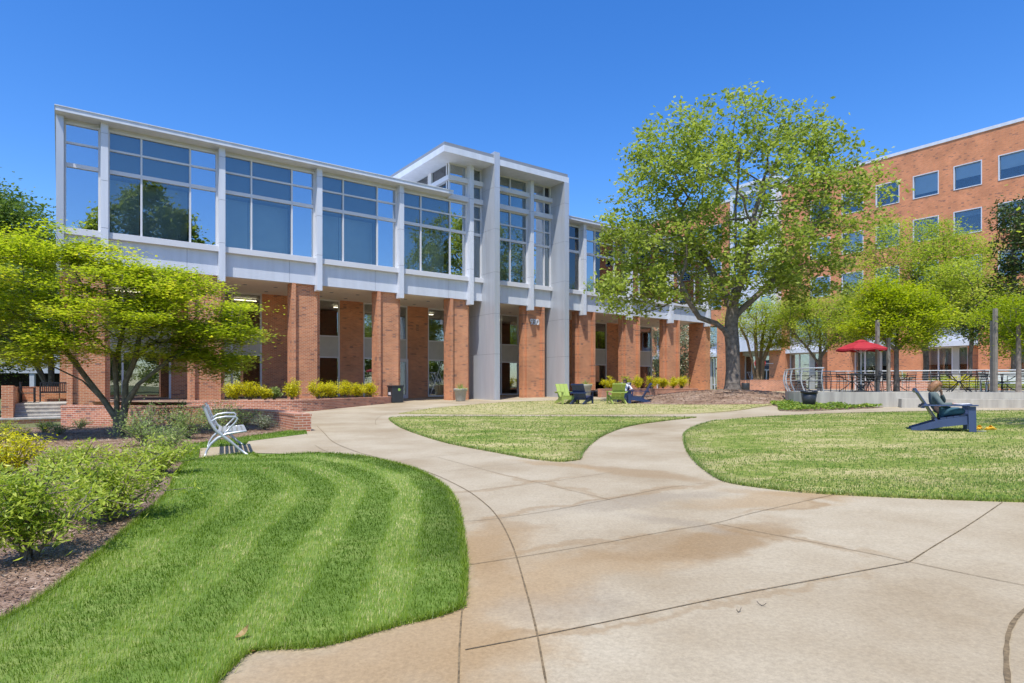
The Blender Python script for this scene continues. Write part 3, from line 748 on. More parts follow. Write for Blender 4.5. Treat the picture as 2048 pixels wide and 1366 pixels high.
# interior of the ground floor
m = hb(); m.box(.3, 41.3, 41.0, 41.1, .0, 6.5)
for a in np.arange(3, 41, 6.3): m.box(a, a + 1.6, 38.5, 38.7, .3, 6.4)
m.build('inner_wall', INWALL, HALL)
m = hb(); m.box(0.3, 41.3, 36.4, 41, 6.44, 6.5); m.build('inner_ceiling', BEIGE, HALL)
m = hb(); m.box(0.3, 41.3, 36.4, 41, .5, .56); m.build('inner_floor', INWALL, HALL)
for j, a in enumerate(np.arange(2.2, 40, 2.9)):
    m = hb(); m.box(a, a + 1.2, 37.6, 37.75, 6.3, 6.34); m.build('ceiling_light', LAMP, HALL)
# soffit downlights
for k in range(9):
    m = hb()
    for da in (1.6, 3.1):
        m.lathe([(0, 6.522), (.11, 6.522), (.11, 6.535)], 12, (pk(k) + da, 33.2)); m.lathe([(0, 6.522), (.11, 6.522), (.11, 6.535)], 12, (pk(k) + da, 35.0))
    m.build('downlight', GREYM, HALL)
# glazed entrance door
m = hb(); m.box(17.0, 17.12, BW - .05, BW + .07, .6, 3.12); m.box(17.93, 18.05, BW - .05, BW + .07, .6, 3.12); m.box(17.12, 17.93, BW - .05, BW + .07, .6, .85); m.box(17.12, 17.93, BW - .05, BW + .07, 2.95, 3.12)
d = m.build('door', WARMW, HALL); m = hb(); m.box(17.12, 17.93, BW, BW + .02, .85, 2.95); m.build('pane', GL_G, d)
m = hb(); m.tube([(17.2, BW - .12, 1.4), (17.2, BW - .12, 2.1)], .015); m.build('handle', ALU, d)
# V/A monogram on the glass
def monogram(m, f, s=1.0):
    """strokes in a (0..1, 0..1.75) box; f maps (u,v) to a point and w the stroke half width"""
    st = [((.02, .02), (.86, 1.70)), ((.10, 1.17), (.42, .50)), ((.30, 1.17), (.56, .68)), ((.0, 1.17), (.42, 1.17)), ((.62, 1.17), (.97, .60)), ((.50, .98), (.73, .60)), ((.63, .60), (1.05, .60)), ((.48, .79), (.66, .79))]
    for (p, q) in st: m.tube([f(*p), f(*q)], .022 * s, 4)
m = hb(); monogram(m, lambda u, v: (19.65 + u * 1.05, BW - .01, .75 + v * 1.32)); m.build('monogram', WHITE, HALL)
# number 930
def text_mesh(s, size, depth, mt, parent, name, font_scale=(1, 1)):
    cu = bpy.data.curves.new('t', 'FONT'); cu.body = s; cu.size = size; cu.extrude = depth; cu.align_x = 'CENTER'; cu.align_y = 'CENTER'; cu.offset = size * .012
    o = bpy.data.objects.new('t', cu); COL.objects.link(o); bpy.context.view_layer.update()
    me = bpy.data.meshes.new_from_object(o.evaluated_get(bpy.context.evaluated_depsgraph_get())); bpy.data.objects.remove(o)
    me.materials.clear(); me.materials.append(mt); return link(name, me, parent)
n = text_mesh('930', .52, .04, WHITE, HALL, 'house_number'); n.rotation_euler = (R(90), 0, 0); n.location = (24.36 - A0, 30.86 - B0, 5.45 - Z0); n.scale = (.92, 1, 1)
# ---- tower
for a0, b_ in ((20.27, 0), (25.62, 0)):
    top = 14.95 if a0 < 22 else TW_U
    z0 = gzf(a0, 30) - .4; m = hb(); m.mi = 1; m.box(a0 + .006, a0 + .364, 29.406, 32.195, z0, top - .01); m.mi = 0
    zs = [z0, 3.25, 5.6, 8.0, 10.5, 12.9, top]
    for i in range(6):
        if zs[i + 1] > zs[i]: m.box(a0, a0 + .37, 29.4, 30.35, zs[i] + .016, zs[i + 1]); m.box(a0, a0 + .37, 30.365, 32.19, zs[i] + .016, zs[i + 1])
    m.build('tower_fin', [ALU, GREYM], HALL)
m = hb(); m.box(16.94, 26.0, 29.43, 44, TW_U, 14.58); m.build('tower_roof', WHITE, HALL)
m = hb(); m.box(17.0, 25.96, 29.5, 43.9, 14.58, 14.8); m.build('tower_gutter', GREYM, HALL)
T1, T2 = (13.22, 13.48), (12.14, 12.42)   # projecting bands
def tower_window(a0, a1, cuts, kinds):
    up_window(a0, a1, cuts, kinds, TROWS + [(T2[0] - .06, .08)], T2[0])
    for zb, zt in ((T2[1], T1[0]), (T1[1], TW_U)):
        m = hb(); frame_bars(m, a0, a1, cuts, [(zb, .06), (zt - .07, .07)]); w = m.build('window', WARMW, HALL)
        e = [a0] + list(cuts) + [a1]
        for i, k in enumerate(kinds):
            m = hb(); m.box(e[i] + .02, e[i + 1] - .02, 30.85, 30.862, zb, zt); m.build('pane', GL_B if k == 'b' else GL_G, w)
            m = hb(); m.box(e[i] + .02, e[i + 1] - .02, 30.97, 30.98, zb, zt); m.build('roller_shade', DARKIN if k == 'b' else SHADE, w)
    for z0, z1 in (T1, T2):
        m = hb(); m.box(a0, a1, 30.58, 30.86, z0, z1); m.build('window_band', WARMW, HALL)
tower_window(20.64, pk(5) - .13, [22.4], 'gg'); tower_window(pk(5) + .13, 25.62, [25.1], 'bg')
# left corner of the tower above the main roof
for (a0, a1, kd) in ((18.05, pk(4) - .13, 'b'), (pk(4) + .13, 20.27, 'g')):
    for zb, zt in ((T2[1], T1[0]), (T1[1], TW_U)):
        m = hb(); frame_bars(m, a0, a1, [], [(zb, .06), (zt - .07, .07)]); w = m.build('window', WARMW, HALL)
        m = hb(); m.box(a0 + .02, a1 - .02, 30.85, 30.862, zb, zt); m.build('pane', GL_B if kd == 'b' else GL_G, w)
        m = hb(); m.box(a0 + .02, a1 - .02, 30.97, 30.98, zb, zt); m.build('roller_shade', DARKIN if kd == 'b' else SHADE, w)
    for z0, z1 in (T1, T2):
        m = hb(); m.box(a0 - (.15 if kd == 'b' else 0), a1, 30.6, 30.86, z0, z1); m.build('window_band', WARMW, HALL)
# side of the tower facing left
m = hb()
for b0, b1 in ((31.0, 31.1), (32.9, 33.3), (35.0, 35.15), (38, 38.2), (40.5, 43.5)): m.box(18.03, 18.2, b0, b1, 12.4, TW_U)
for z0, z1 in (T1, (12.4, T2[1])): m.box(17.9, 18.2, 30.86, 43.5, z0, z1)
m.build('tower_side_frame', WARMW, HALL)
m = hb(); m.box(18.12, 18.13, 31, 43.4, 12.44, TW_U); m.build('tower_side_pane', GL_G, HALL)
m = hb(); m.box(18.22, 18.24, 31, 43.4, 12.44, TW_U); m.build('roller_shade', SHADE2, HALL)
m = hb(); m.box(18.3, 25.9, 43.4, 43.6, 12.4, TW_U); m.box(25.84, 25.98, 31, 43.5, 12.42, TW_U); m.build('tower_wall', WHITE, HALL)
m = hb()
for c in (22.4, 25.1): m.box(c - .03, c + .03, 31.2, 31.25, 7.8, 14)
m.build('inner_mullion', GREYM, HALL)

# ------------------------------------------------------------------ brick office building on the right
OA, OB, OZ = 66., 30., 1.0
OFFICE = thing('office_building', 'five storey red brick office building with rows of square windows behind the patio', 'building', (*F(OA, OB), OZ), UA)
def ob(): return MB((OA, OB, OZ))
RT = 23.57; BS = 8.86
cols = [16.02 + 3.29 * k - 3.29 * 6 for k in range(20)]   # near edges
cols = [b for b in cols if -4 < b < 58]
wz = [(19.0, 21.17), (14.91, 17.06), (10.82, 12.97)]
wins = [(b, b + 2.13) for b in cols if not (b + 2.2 > 37.8 and b < 43.8)]
m = ob(); bs = sorted(set([-5.0, 64.0] + [x for w in wins for x in w])); zs = sorted(set([BS, RT] + [x for w in wz for x in w]))
for i in range(len(bs) - 1):
    for j in range(len(zs) - 1):
        mb_, mz = (bs[i] + bs[i + 1]) / 2, (zs[j] + zs[j + 1]) / 2
        if any(a < mb_ < b for a, b in wins) and any(a < mz < b for a, b in wz): continue
        m.face([(65, bs[i], zs[j]), (65, bs[i], zs[j + 1]), (65, bs[i + 1], zs[j + 1]), (65, bs[i + 1], zs[j])])
m.face([(65, -5, BS), (80, -5, BS), (80, -5, RT), (65, -5, RT)]); m.face([(65, 64, BS), (65, 64, RT), (80, 64, RT), (80, 64, BS)]); m.face([(65, -5, BS), (65, 64, BS), (80, 64, BS), (80, -5, BS)])
m.face([(80, -5, BS), (80, 64, BS), (80, 64, RT), (80, -5, RT)])
m.build('brick_wall', B2, OFFICE)
m = ob(); m.box(64.93, 80, -5.1, 64.1, RT, RT + .28); m.build('roof', WHITE, OFFICE)
for (b0, b1) in wins:
    for z0, z1 in wz:
        m = ob(); t = .07
        for q in ((b0, b0 + t, z0, z1), (b1 - t, b1, z0, z1), (b0 + t, b1 - t, z0, z0 + t), (b0 + t, b1 - t, z1 - t, z1)): m.box(64.96, 65.25, *q)
        w = m.build('window', WHITE, OFFICE)
        m = ob(); m.box(65.14, 65.15, b0 + t, b1 - t, z0 + t, z1 - t); m.build('pane', GL_O, w)
        hh = random.choice([.55, .8, 1.0, .7, .25]); m = ob(); m.box(65.3, 65.31, b0 + t, b1 - t, z1 - (z1 - z0) * hh, z1 - t); m.build('roller_shade', SHADE2 if hh > .3 else SHADE, w)
m = ob(); m.box(66.2, 66.3, -5, 64, 9, RT - .2); m.build('inner_wall', DARKIN, OFFICE)
# base storeys
pil = [(4.2, 6.4), (10.8, 13.0), (17.4, 19.6), (24.03, 26.2), (30.5, 32.8), (37.5, 39.4), (43.4, 46.3), (50, 52.3), (56.6, 58.9), (-2.4, -.2)]
for (b0, b1) in pil: 
    m = ob(); m.box(65.02, 66.6, b0, b1, .5, BS - .004); m.build('brick_pilaster', B2, OFFICE)
pil = sorted(pil)
m = ob(); m.box(66.62, 67, -5, 64, .3, BS - .01); m.build('inner_wall', DARKIN, OFFICE)
for i in range(len(pil) - 1):
    b0, b1 = pil[i][1], pil[i + 1][0]
    entry = abs(b0 - 39.4) < .1
    m = ob(); m.box(65.75, 66.05, b0, b0 + 1.0, .5, 5.0) if not entry and b1 - b0 > 4 else None
    if m.v: m.build('brick_return', B2, OFFICE)
    aa = 66.0 if not entry else 66.4
    m = ob(); m.box(aa + .02, aa + .1, b0, b1, 5.5, 6.65)
    for c in (b0 + .02, (b0 + b1) / 2 - .15, b1 - .3): m.box(aa - .03, aa + .02, c, c + .28, 5.5, 6.9)
    m.build('spandrel', WHITE, OFFICE)
    m = ob(); m.box(aa, aa + .1, b0, b1, 6.65, 6.75)
    for c in (b0 + .02, (b0 + b1) / 2, b1 - .1): m.box(aa, aa + .1, c, c + .08, 6.75, 8.8)
    w = m.build('window', WARMW, OFFICE); m = ob(); m.box(aa + .08, aa + .09, b0, b1, 6.75, 8.84); m.build('pane', GL_D, w)
    m = ob(); m.box(65.1 if not entry else 66.0, aa, b0 + .004, b1 - .004, 5.02, 5.48); m.build('canopy', WHITE, OFFICE)
    m = ob(); cs = [b0 + 1.0 if not entry else b0 + .1, b0 + (b1 - b0) * .5, b1 - .12] + ([b0 + (b1 - b0) * .75] if b1 - b0 > 3 else [])
    for c in cs: m.box(aa, aa + .12, c, c + .12, .9, 5.0)
    m.box(aa + .01, aa + .11, b0, b1, 1.55, 1.63); m.box(aa + .01, aa + .11, b0, b1, 4.9, 5.0)
    w = m.build('window', WARMW, OFFICE); m = ob(); m.box(aa + .07, aa + .08, b0, b1, .9, 4.95); m.build('pane', GL_D, w)
    if not entry and b1 - b0 > 3:
        m = ob(); m.box(aa + .2, aa + .21, b0 + 1, b1, 3.4, 4.95); m.build('roller_shade', SHADE2, w)
        m = ob(); m.box(aa - .03, aa + .03, b0 + (b1 - b0) * .5 - .5, b0 + (b1 - b0) * .5, .9, 5.0); m.build('door_panel', BEIGE, w)
# entrance doors between the pilasters, dark fascia panel above
m = ob(); 
for c in (39.55, 40.45, 41.35): m.box(66.2, 66.32, c - .07, c + .07, 1.0, 3.35)
m.box(66.21, 66.31, 39.5, 41.4, 3.2, 3.35); m.box(66.21, 66.31, 39.5, 41.4, 1.9, 1.97); d = m.build('entrance_door', WHITE, OFFICE)
m = ob(); m.tube([(66.12, 40.36, 1.8), (66.12, 40.36, 2.4)], .02); m.tube([(66.12, 40.54, 1.8), (66.12, 40.54, 2.4)], .02); m.build('handle', ALU, d)
m = ob(); monogram(m, lambda u, v: (65.95 + .4, 43.1 - u * 1.3, 1.3 + v * 1.5)); m.build('monogram', WHITE, OFFICE)
# pale stair bay
m = ob(); m.box(63.9, 64.99, 37.9, 43.7, 5.4, 24.4); m.box(64.6, 65.9, 37.8, 38.2, 22, 24.8); m.build('stair_bay', WHITE, OFFICE)
m = ob(); m.box(63.7, 66.5, 37.7, 43.9, 24.4, 24.75); m.build('stair_bay_roof', WHITE, OFFICE)
for z in (9.6, 13.7, 17.8, 21.6):
    for b in (38.4, 40.1, 41.8):
        m = ob(); t = .06
        for q in ((b, b + t, z, z + 1.9), (b + 1.5 - t, b + 1.5, z, z + 1.9), (b + t, b + 1.5 - t, z, z + t), (b + t, b + 1.5 - t, z + 1.9 - t, z + 1.9)): m.box(63.84, 63.9, *q)
        w = m.build('window', WARMW, OFFICE); m = ob(); m.box(63.86, 63.89, b + t, b + 1.5 - t, z + t, z + 1.9 - t); m.build('pane', GL_B, w)

# ------------------------------------------------------------------ garden walls, planters
def wall_path(name, label, cat, pts, th, ztop, mt, cap=None, depth=.35, group=None, closed=False, n=6, sharp=(), sm=True):
    P = smooth(pts, closed, n, sharp) if sm else list(pts)
    zt = (lambda k: ztop) if not callable(ztop) else ztop
    root = thing(name, label, cat, (P[0][0], P[0][1], gz(*P[0])), 0, group)
    mb = MB((P[0][0], P[0][1], gz(*P[0])))
    L = []; s = 0; m = len(P)
    for k in range(m):
        a = P[k - 1] if (k or closed) else P[0]; b = P[(k + 1) % m] if (k + 1 < m or closed) else P[-1]
        dx, dy = b[0] - a[0], b[1] - a[1]; l = math.hypot(dx, dy); nx_, ny_ = -dy / l, dx / l
        if k: s += math.hypot(P[k][0] - P[k - 1][0], P[k][1] - P[k - 1][1])
        L.append((P[k][0], P[k][1], nx_, ny_, s, gz(*P[k]) - depth))
    ct = .068 if cap else 0
    segs = [(k, k + 1) for k in range(m - 1)] + ([(m - 1, 0)] if closed else [])
    def sect(mb, h0f, h1f, w):
        for i, j in segs:
            x, y, nx, ny, s0, zb = L[i]; x2, y2, nx2, ny2, s1, zb2 = L[j]
            if j == 0: s1 = s0 + math.hypot(x2 - x, y2 - y)
            a0, a1 = h0f(i), h0f(j); c0_, c1_ = h1f(i), h1f(j)
            for sg in (-1, 1):
                A = (x + nx * w * sg, y + ny * w * sg); B = (x2 + nx2 * w * sg, y2 + ny2 * w * sg)
                q = [(A[0], A[1], a0), (B[0], B[1], a1), (B[0], B[1], c1_), (A[0], A[1], c0_)]; uv = [(s0, a0), (s1, a1), (s1, c1_), (s0, c0_)]
                if sg > 0: q = q[::-1]; uv = uv[::-1]
                mb.face(q, uv)
            q = [(x - nx * w, y - ny * w, c0_), (x2 - nx2 * w, y2 - ny2 * w, c1_), (x2 + nx2 * w, y2 + ny2 * w, c1_), (x + nx * w, y + ny * w, c0_)]
            mb.face(q, [(s0 * .33, 0), (s1 * .33, 0), (s1 * .33, .2), (s0 * .33, .2)])
        if not closed:
            for e, fl in ((0, 0), (m - 1, 1)):
                x, y, nx, ny, s0, zb = L[e]
                q = [(x + nx * w, y + ny * w, h0f(e)), (x - nx * w, y - ny * w, h0f(e)), (x - nx * w, y - ny * w, h1f(e)), (x + nx * w, y + ny * w, h1f(e))]; uv = [(0, h0f(e)), (2 * w, h0f(e)), (2 * w, h1f(e)), (0, h1f(e))]
                if fl: q = q[::-1]; uv = uv[::-1]
                mb.face(q, uv)
    sect(mb, lambda i: L[i][5], lambda i: zt(i / (m - 1)) - ct, th / 2)
    mb.build('wall', mt, root)
    if cap:
        mb = MB((P[0][0], P[0][1], gz(*P[0]))); sect(mb, lambda i: zt(i / (m - 1)) - ct, lambda i: zt(i / (m - 1)), th / 2 + .012); mb.build('coping', cap, root)
    return root
def ipz(pts):  # average position
    return sum(p[0] for p in pts) / len(pts), sum(p[1] for p in pts) / len(pts)
wall_path('seat_wall', 'low curved brick seat wall ending beside the walk, behind the silver bench', 'wall', [atZ(606, 16.0), atZ(575, 17.3), atZ(540, 18.3), atZ(480, 19.4), atZ(430, 19.9), atZ(384, 20.1)], .42, .685, B3, B3)
wall_path('retaining_wall', 'brick retaining wall behind the Japanese maple, below the first windows', 'wall', [atZ(400, 20.0), atZ(320, 19.6), atZ(230, 19.7), atZ(132, 20.3)], .35, .775, B3, B3, sm=False)
PL1 = [atZ(376, 24.3), atZ(470, 24.6), atZ(600, 25.6), atZ(700, 29), atZ(787, 33.3)]
wall_path('planter_wall', 'long brick planter wall under the yellow shrubs left of the entrance', 'wall', PL1, .3, .84, B3, B3, sharp=())
soil = smooth(PL1, False, 6); 
drape('planter_soil', soil + [F(14.2, 31.2), F(14.2, 35.9), F(2, 35.9), F(1, 31)], 0, G_MULCH, 2, 0, zf=lambda x, y: .76)
PL2 = [atZ(1199, 38.0), atZ(1290, 40.2), atZ(1393, 43)]
wall_path('planter_wall', 'brick planter wall under the yellow shrubs right of the tower', 'wall', PL2 , .3, 1.24, B3, B3)
drape('planter_soil', [PL2[0], PL2[1], PL2[2], F(40.8, 31.0), F(40.8, 32), F(27.5, 32), F(27.5, 30.9)], 0, G_MULCH, 2, 0, zf=lambda x, y: 1.14)
PL3 = [atZ(1478, 45.5), atZ(1580, 45.8), atZ(1608, 46.5)]
wall_path('planter_wall', 'brick planter wall around the crape myrtle by the office entrance', 'wall', PL3 + [atZ(1600, 51), atZ(1500, 51)], .3, 1.86, B3, B3, sharp=(0, 2, 3))
drape('planter_soil', PL3 + [atZ(1600, 51), atZ(1500, 51)], 0, G_MULCH, 2, 0, zf=lambda x, y: 1.74)
PL4 = [atZ(1735, 33), atZ(1850, 32.5)]
wall_path('planter_wall', 'low brick planter wall at the back of the patio', 'wall', [atZ(1735, 36), PL4[0], PL4[1], atZ(1856, 36)], .3, 1.68, B3, B3, sm=False, depth=.6)
drape('planter_soil', [PL4[0], PL4[1], atZ(1856, 36), atZ(1735, 36)], 0, G_MULCH, 2, 0, zf=lambda x, y: 1.58)

# brick steps at the far left
ST = thing('garden_steps', 'concrete steps between brick walls at the left edge', 'steps', (*F(-.6, 30.75), .1), UA)
so = (-.6, 30.75, .1); xl, xr = -1.43, .21
for k in range(4):
    m = MB(so); m.box(xl, xr, 30.75 + .34 * k, 32.6, .12 + .14 * k if k else -.3, .12 + .14 * (k + 1)); m.box(xl, xr, 30.73 + .34 * k, 30.75 + .34 * k, .12 + .14 * (k + 1) - .03, .12 + .14 * (k + 1) - .001); m.build('step', CONC, ST)
m = MB(so); m.box(xl, .75, 32.6, 35.99, .0, .68); m.build('landing', CONC, ST)
m = MB(so); P_ = [(30.3, -.4), (30.3, 1.42), (31.0, 1.42), (32.2, 1.36), (36.3, 1.36), (36.3, -.4)]
n_ = len(P_); m.add([(xl - .005, y_, z_) for y_, z_ in P_] + [(xl - .36, y_, z_) for y_, z_ in P_], [tuple(range(n_)), tuple(range(2 * n_ - 1, n_ - 1, -1))] + [(k, k + n_, (k + 1) % n_ + n_, (k + 1) % n_) for k in range(n_)])
m.build('cheek_wall', B1, ST)
m = MB(so); m.box(xl, -.03, 36.0, 36.3, -.2, 1.37); m.build('back_wall', B1, ST)
m = MB(so); m.box(-5.5, .5, 29.85, 30.25, -.5, .13); m.build('lower_wall', B1, ST)
m = MB(so); m.box(-5.6, .55, 29.8, 30.74, .13, .19); m.build('landing_edge', CONC, ST)
# black slatted benches on that landing
def slat_bench(name, label, x, y, z, rz, L=1.5, mt=BLK, group=None):
    t = thing(name, label, 'bench', (x, y, z), rz, group)
    m = MB()
    for k in range(int(L / .075)): m.box(-L / 2 + .075 * k + .02, -L / 2 + .075 * k + .055, .235, .255, .45, .84)
    m.box(-L / 2, L / 2, .225, .265, .84, .9); m.box(-L / 2, L / 2, .225, .265, .42, .47); m.build('backrest', mt, t)
    m = MB()
    for k in range(6): m.box(-L / 2, L / 2, -.25 + .08 * k, -.19 + .08 * k, .40, .43)
    m.build('seat', mt, t)
    for s in (-1, 1):
        xx = s * (L / 2 - .03)
        for yy in (-.23, .24): m = MB(); m.box(xx - .025, xx + .025, yy - .025, yy + .025, 0, .64 if yy < 0 else .9); m.build('leg', mt, t)
        m = MB(); m.box(xx - .03, xx + .03, -.27, .26, .63, .66); m.build('armrest', mt, t)
    return t
x, y = F(-.05, 35.5); b1 = slat_bench('slatted_bench', 'black slatted bench facing front at the top of the left steps', x, y, .68, UA, 1.4, group='black benches above the steps')
x, y = F(-1.12, 34.2); dup(b1, (x, y, .68), UA + R(90), 'black slatted bench seen from its end beside the left wall of the steps')

# ------------------------------------------------------------------ silver bench
bz = gz(*atZ(440, 11)) + .015
bang = math.atan2(-.42, .9) ; 
BX, BY = atZ(441, 11.0)
SB = thing('metal_bench', 'silver metal garden bench with looped arms and curved crossed legs on a small concrete pad', 'bench', (BX, BY, bz), math.atan2(.42, .907))
BL = 1.75
def bpt(x, y, z): return (x, y, z)
for s, yy in ((0, 0.0), (1, BL)):
    m = MB(); m.tube([bpt(-.29, yy, .90), bpt(-.25, yy, .84), bpt(-.17, yy, .62), bpt(-.08, yy, .46), bpt(.03, yy, .36), bpt(.16, yy, .25), bpt(.30, yy, .11), bpt(.44, yy, 0)], [.03, .028, .027, .027, .032, .026, .022, .02], 8)
    m.build('leg', BENCHM, SB, True)
    m = MB(); m.tube([bpt(-.25, yy, 0), bpt(-.22, yy, .10), bpt(-.15, yy, .22), bpt(-.04, yy, .32), bpt(.10, yy, .385), bpt(.26, yy, .41), bpt(.42, yy, .43)], [.017, .02, .023, .028, .024, .02, .018], 8)
    m.build('leg', BENCHM, SB, True)
    m = MB(); m.tube([bpt(-.17, yy, .60), bpt(-.06, yy, .67), bpt(.08, yy, .695), bpt(.24, yy, .69), bpt(.275, yy, .66), bpt(.25, yy, .60), bpt(.16, yy, .50), bpt(.07, yy, .40)], [.018, .018, .018, .018, .018, .016, .015, .015], 8)
    m.build('armrest', BENCHM, SB, True)
m = MB()
for k in range(6):
    x0 = -.04 + .083 * k; m.box(x0, x0 + .055, .02, BL - .02, .415, .43)
for k in range(13): m.box(-.04, .43, .03 + .135 * k, .05 + .135 * k, .405, .4145)
m.build('seat', BENCHM, SB)
m = MB()
for k in range(6):
    t = k / 5; x0 = -.10 - .15 * t; z0 = .50 + .33 * t; m.obox((x0, BL / 2, z0), (0, 1, 0), (-.38, 0, .92), (.92, 0, .38), BL / 2 - .02, .024, .008)
m.build('backrest', BENCHM, SB)

# ------------------------------------------------------------------ lounge chairs
def adirondack(name, label, x, y, rz, mt, z=None, group='lounge chairs on the lawns', mt2=None):
    t = thing(name, label, 'lounge chair', (x, y, gz(x, y) + .03 if z is None else z), rz, group)
    W = .33
    for s in (-1, 1):
        y0, y1 = sorted((s * W, s * (W - .04)))
        m = MB(); m.prism([(.50, .17), (.50, .36), (-.05, .26), (-.60, .06), (-.62, .0), (-.42, .0), (-.02, .09)], y0, y1); m.build('side_rail', mt, t)
        y0, y1 = sorted((s * (W + .055), s * (W + .005)))
        m = MB(); m.prism([(.44, 0), (.57, 0), (.56, .55), (.42, .55)], y0, y1); m.build('front_leg', mt, t)
        y0, y1 = sorted((s * (W + .10), s * (W - .045)))
        m = MB(); m.prism([(-.40, .545), (.60, .56), (.60, .588), (-.40, .573)], y0, y1); m.build('armrest', mt2 or mt, t, bevel=.006)
        y0, y1 = sorted((s * (W + .002), s * (W - .04)))
    m = MB()
    for k in range(5):
        a, b = .52 - .12 * k, .41 - .12 * k; za, zb = .37 - .022 * k, .352 - .022 * k
        m.prism([(a, za), (b, zb), (b, zb + .024), (a, za + .024)], -W + .0, W - .0)
    m.box(.505, .525, -W, W, .20, .36)
    m.build('seat', mt, t)
    m = MB(); d = Vector((-.46, 0, .80)).normalized(); n_ = Vector((.80, 0, .46)).normalized(); b0 = Vector((-.10, 0, .20))
    for k in (-1, 0, 1):
        c = b0 + d * .43; m.obox((c.x, k * .205, c.z), d, (0, 1, 0), n_, .43, .097, .012)
    for q in (.06, .44, .80):
        c = b0 + d * q - n_ * .027; m.obox(c, d, (0, 1, 0), n_, .035, .31, .014)
    m.box(-.42, -.36, -W - .05, W + .05, .50, .544)
    m.build('backrest', mt, t)
    return t
AC = []
def ac(px, Z, rz, mt, label, nm='lounge_chair'):
    x, y = atZ(px, Z); return adirondack(nm, label, x, y, R(rz), mt)
ac(1131, 29.6, -72, GREEN, 'lime green lounge chair, leftmost of the four on the upper lawn')
ac(1163, 29.0, 62, NAVY, 'empty navy lounge chair just right of the leftmost lime chair')
ac(1234, 28.9, 92, GREEN, 'lime green lounge chair seen from behind in front of the person in white')
ac(1250, 30.6, -100, NAVY, 'navy lounge chair holding the person in white and sunglasses')
ac(1279, 28.9, 176, NAVY, 'empty navy lounge chair turned left, rightmost on the upper lawn')
PCX, PCY = atZ(1886, 13.9)
ac(1884, 13.9, -28, NAVYL, 'navy lounge chair holding the reader on the right lawn')

# ------------------------------------------------------------------ people
def skin_mesh(name, joints, edges, mt, parent, sub=2, root=0):
    me = bpy.data.meshes.new(name); me.from_pydata([j[0] for j in joints], edges, []); me.update(); me.materials.append(mt)
    o = link(name, me, parent)
    md = o.modifiers.new('skin', 'SKIN'); md.use_smooth_shade = True
    sv = me.skin_vertices[0].data
    for i, j in enumerate(joints):
        r = j[1]; sv[i].radius = (r, r) if not hasattr(r, '__len__') else r
        sv[i].use_root = (i == root)
    if sub:
        s = o.modifiers.new('sub', 'SUBSURF'); s.levels = sub; s.render_levels = sub
    return o
class Sk:
    def __init__(s): s.j = []; s.e = []
    def add(s, p, r, par=None):
        s.j.append((tuple(p), r)); k = len(s.j) - 1
        if par is not None: s.e.append((par, k))
        return k
    def chain(s, par, pts):
        for p, r in pts: par = s.add(p, r, par)
        return par
def hand(s, wrist, pos, d, side, up, curl=.5, sc=1.):
    """palm and five fingers; d finger direction, side thumb side, up back of the hand"""
    pos, d, side, up = Vector(pos), Vector(d).normalized(), Vector(side).normalized(), Vector(up).normalized()
    palm = s.add(pos + d * .045 * sc, (.030 * sc, .017 * sc), wrist)
    for k, ln in enumerate((.075, .085, .078, .060)):
        b = pos + d * .085 * sc + side * (.030 - .020 * k) * sc
        f = s.add(b, .0095 * sc, palm)
        c = curl; p = b; dd = d.copy()
        for q in range(3):
            dd = (dd - up * c * .55).normalized(); p = p + dd * ln * sc / 3; f = s.add(p, (.009 - .001 * q) * sc, f)
    b = pos + d * .030 * sc + side * .036 * sc; f = s.add(b, .012 * sc, palm); f = s.add(b + (d * .5 + side * .6 - up * .2).normalized() * .035 * sc, .010 * sc, f); s.add(b + (d * .9 + side * .45 - up * .35).normalized() * .062 * sc, .009 * sc, f)
def head_mesh(name, c, fwd, up, mt, parent, sc=1.):
    """a head with brow, nose, mouth, chin and ears"""
    c, fwd, up = Vector(c), Vector(fwd).normalized(), Vector(up).normalized(); side = fwd.cross(up).normalized(); up = side.cross(fwd).normalized()
    bm = bmesh.new(); bmesh.ops.create_uvsphere(bm, u_segments=32, v_segments=24, radius=1)
    for v in bm.verts:
        x, y, z = v.co   # x forward, y side, z up
        X = x * .098; Y = y * .075; Z = z * .118
        if z < 0:
            k = -z; Y *= 1 - .35 * k; X = X * (1 - .12 * k) + (.018 * k if x > 0 else -.0 * k)
            if x < 0: X *= 1 - .25 * k
        if x > .6:
            nz = math.exp(-((z + .12) / .16) ** 2 - (y / .16) ** 2); X += .026 * nz
            ey = math.exp(-((z - .08) / .10) ** 2 - ((abs(y) - .36) / .16) ** 2); X -= .010 * ey
            br = math.exp(-((z - .26) / .08) ** 2 - (abs(y) / .5) ** 2); X += .005 * br
            mo = math.exp(-((z + .48) / .05) ** 2 - (y / .25) ** 2); X -= .004 * mo
            li = math.exp(-((z + .40) / .05) ** 2 - (y / .2) ** 2) + math.exp(-((z + .56) / .05) ** 2 - (y / .2) ** 2); X += .006 * li
        if abs(y) > .85: Y += math.copysign(.012 * math.exp(-((x + .05) / .18) ** 2 - ((z + .05) / .25) ** 2), y)
        v.co = (c + fwd * X * sc + side * Y * sc + up * Z * sc)
    me = bpy.data.meshes.new(name); bm.to_mesh(me); bm.free(); me.materials.append(mt); me.polygons.foreach_set('use_smooth', [True] * len(me.polygons)); return link(name, me, parent)
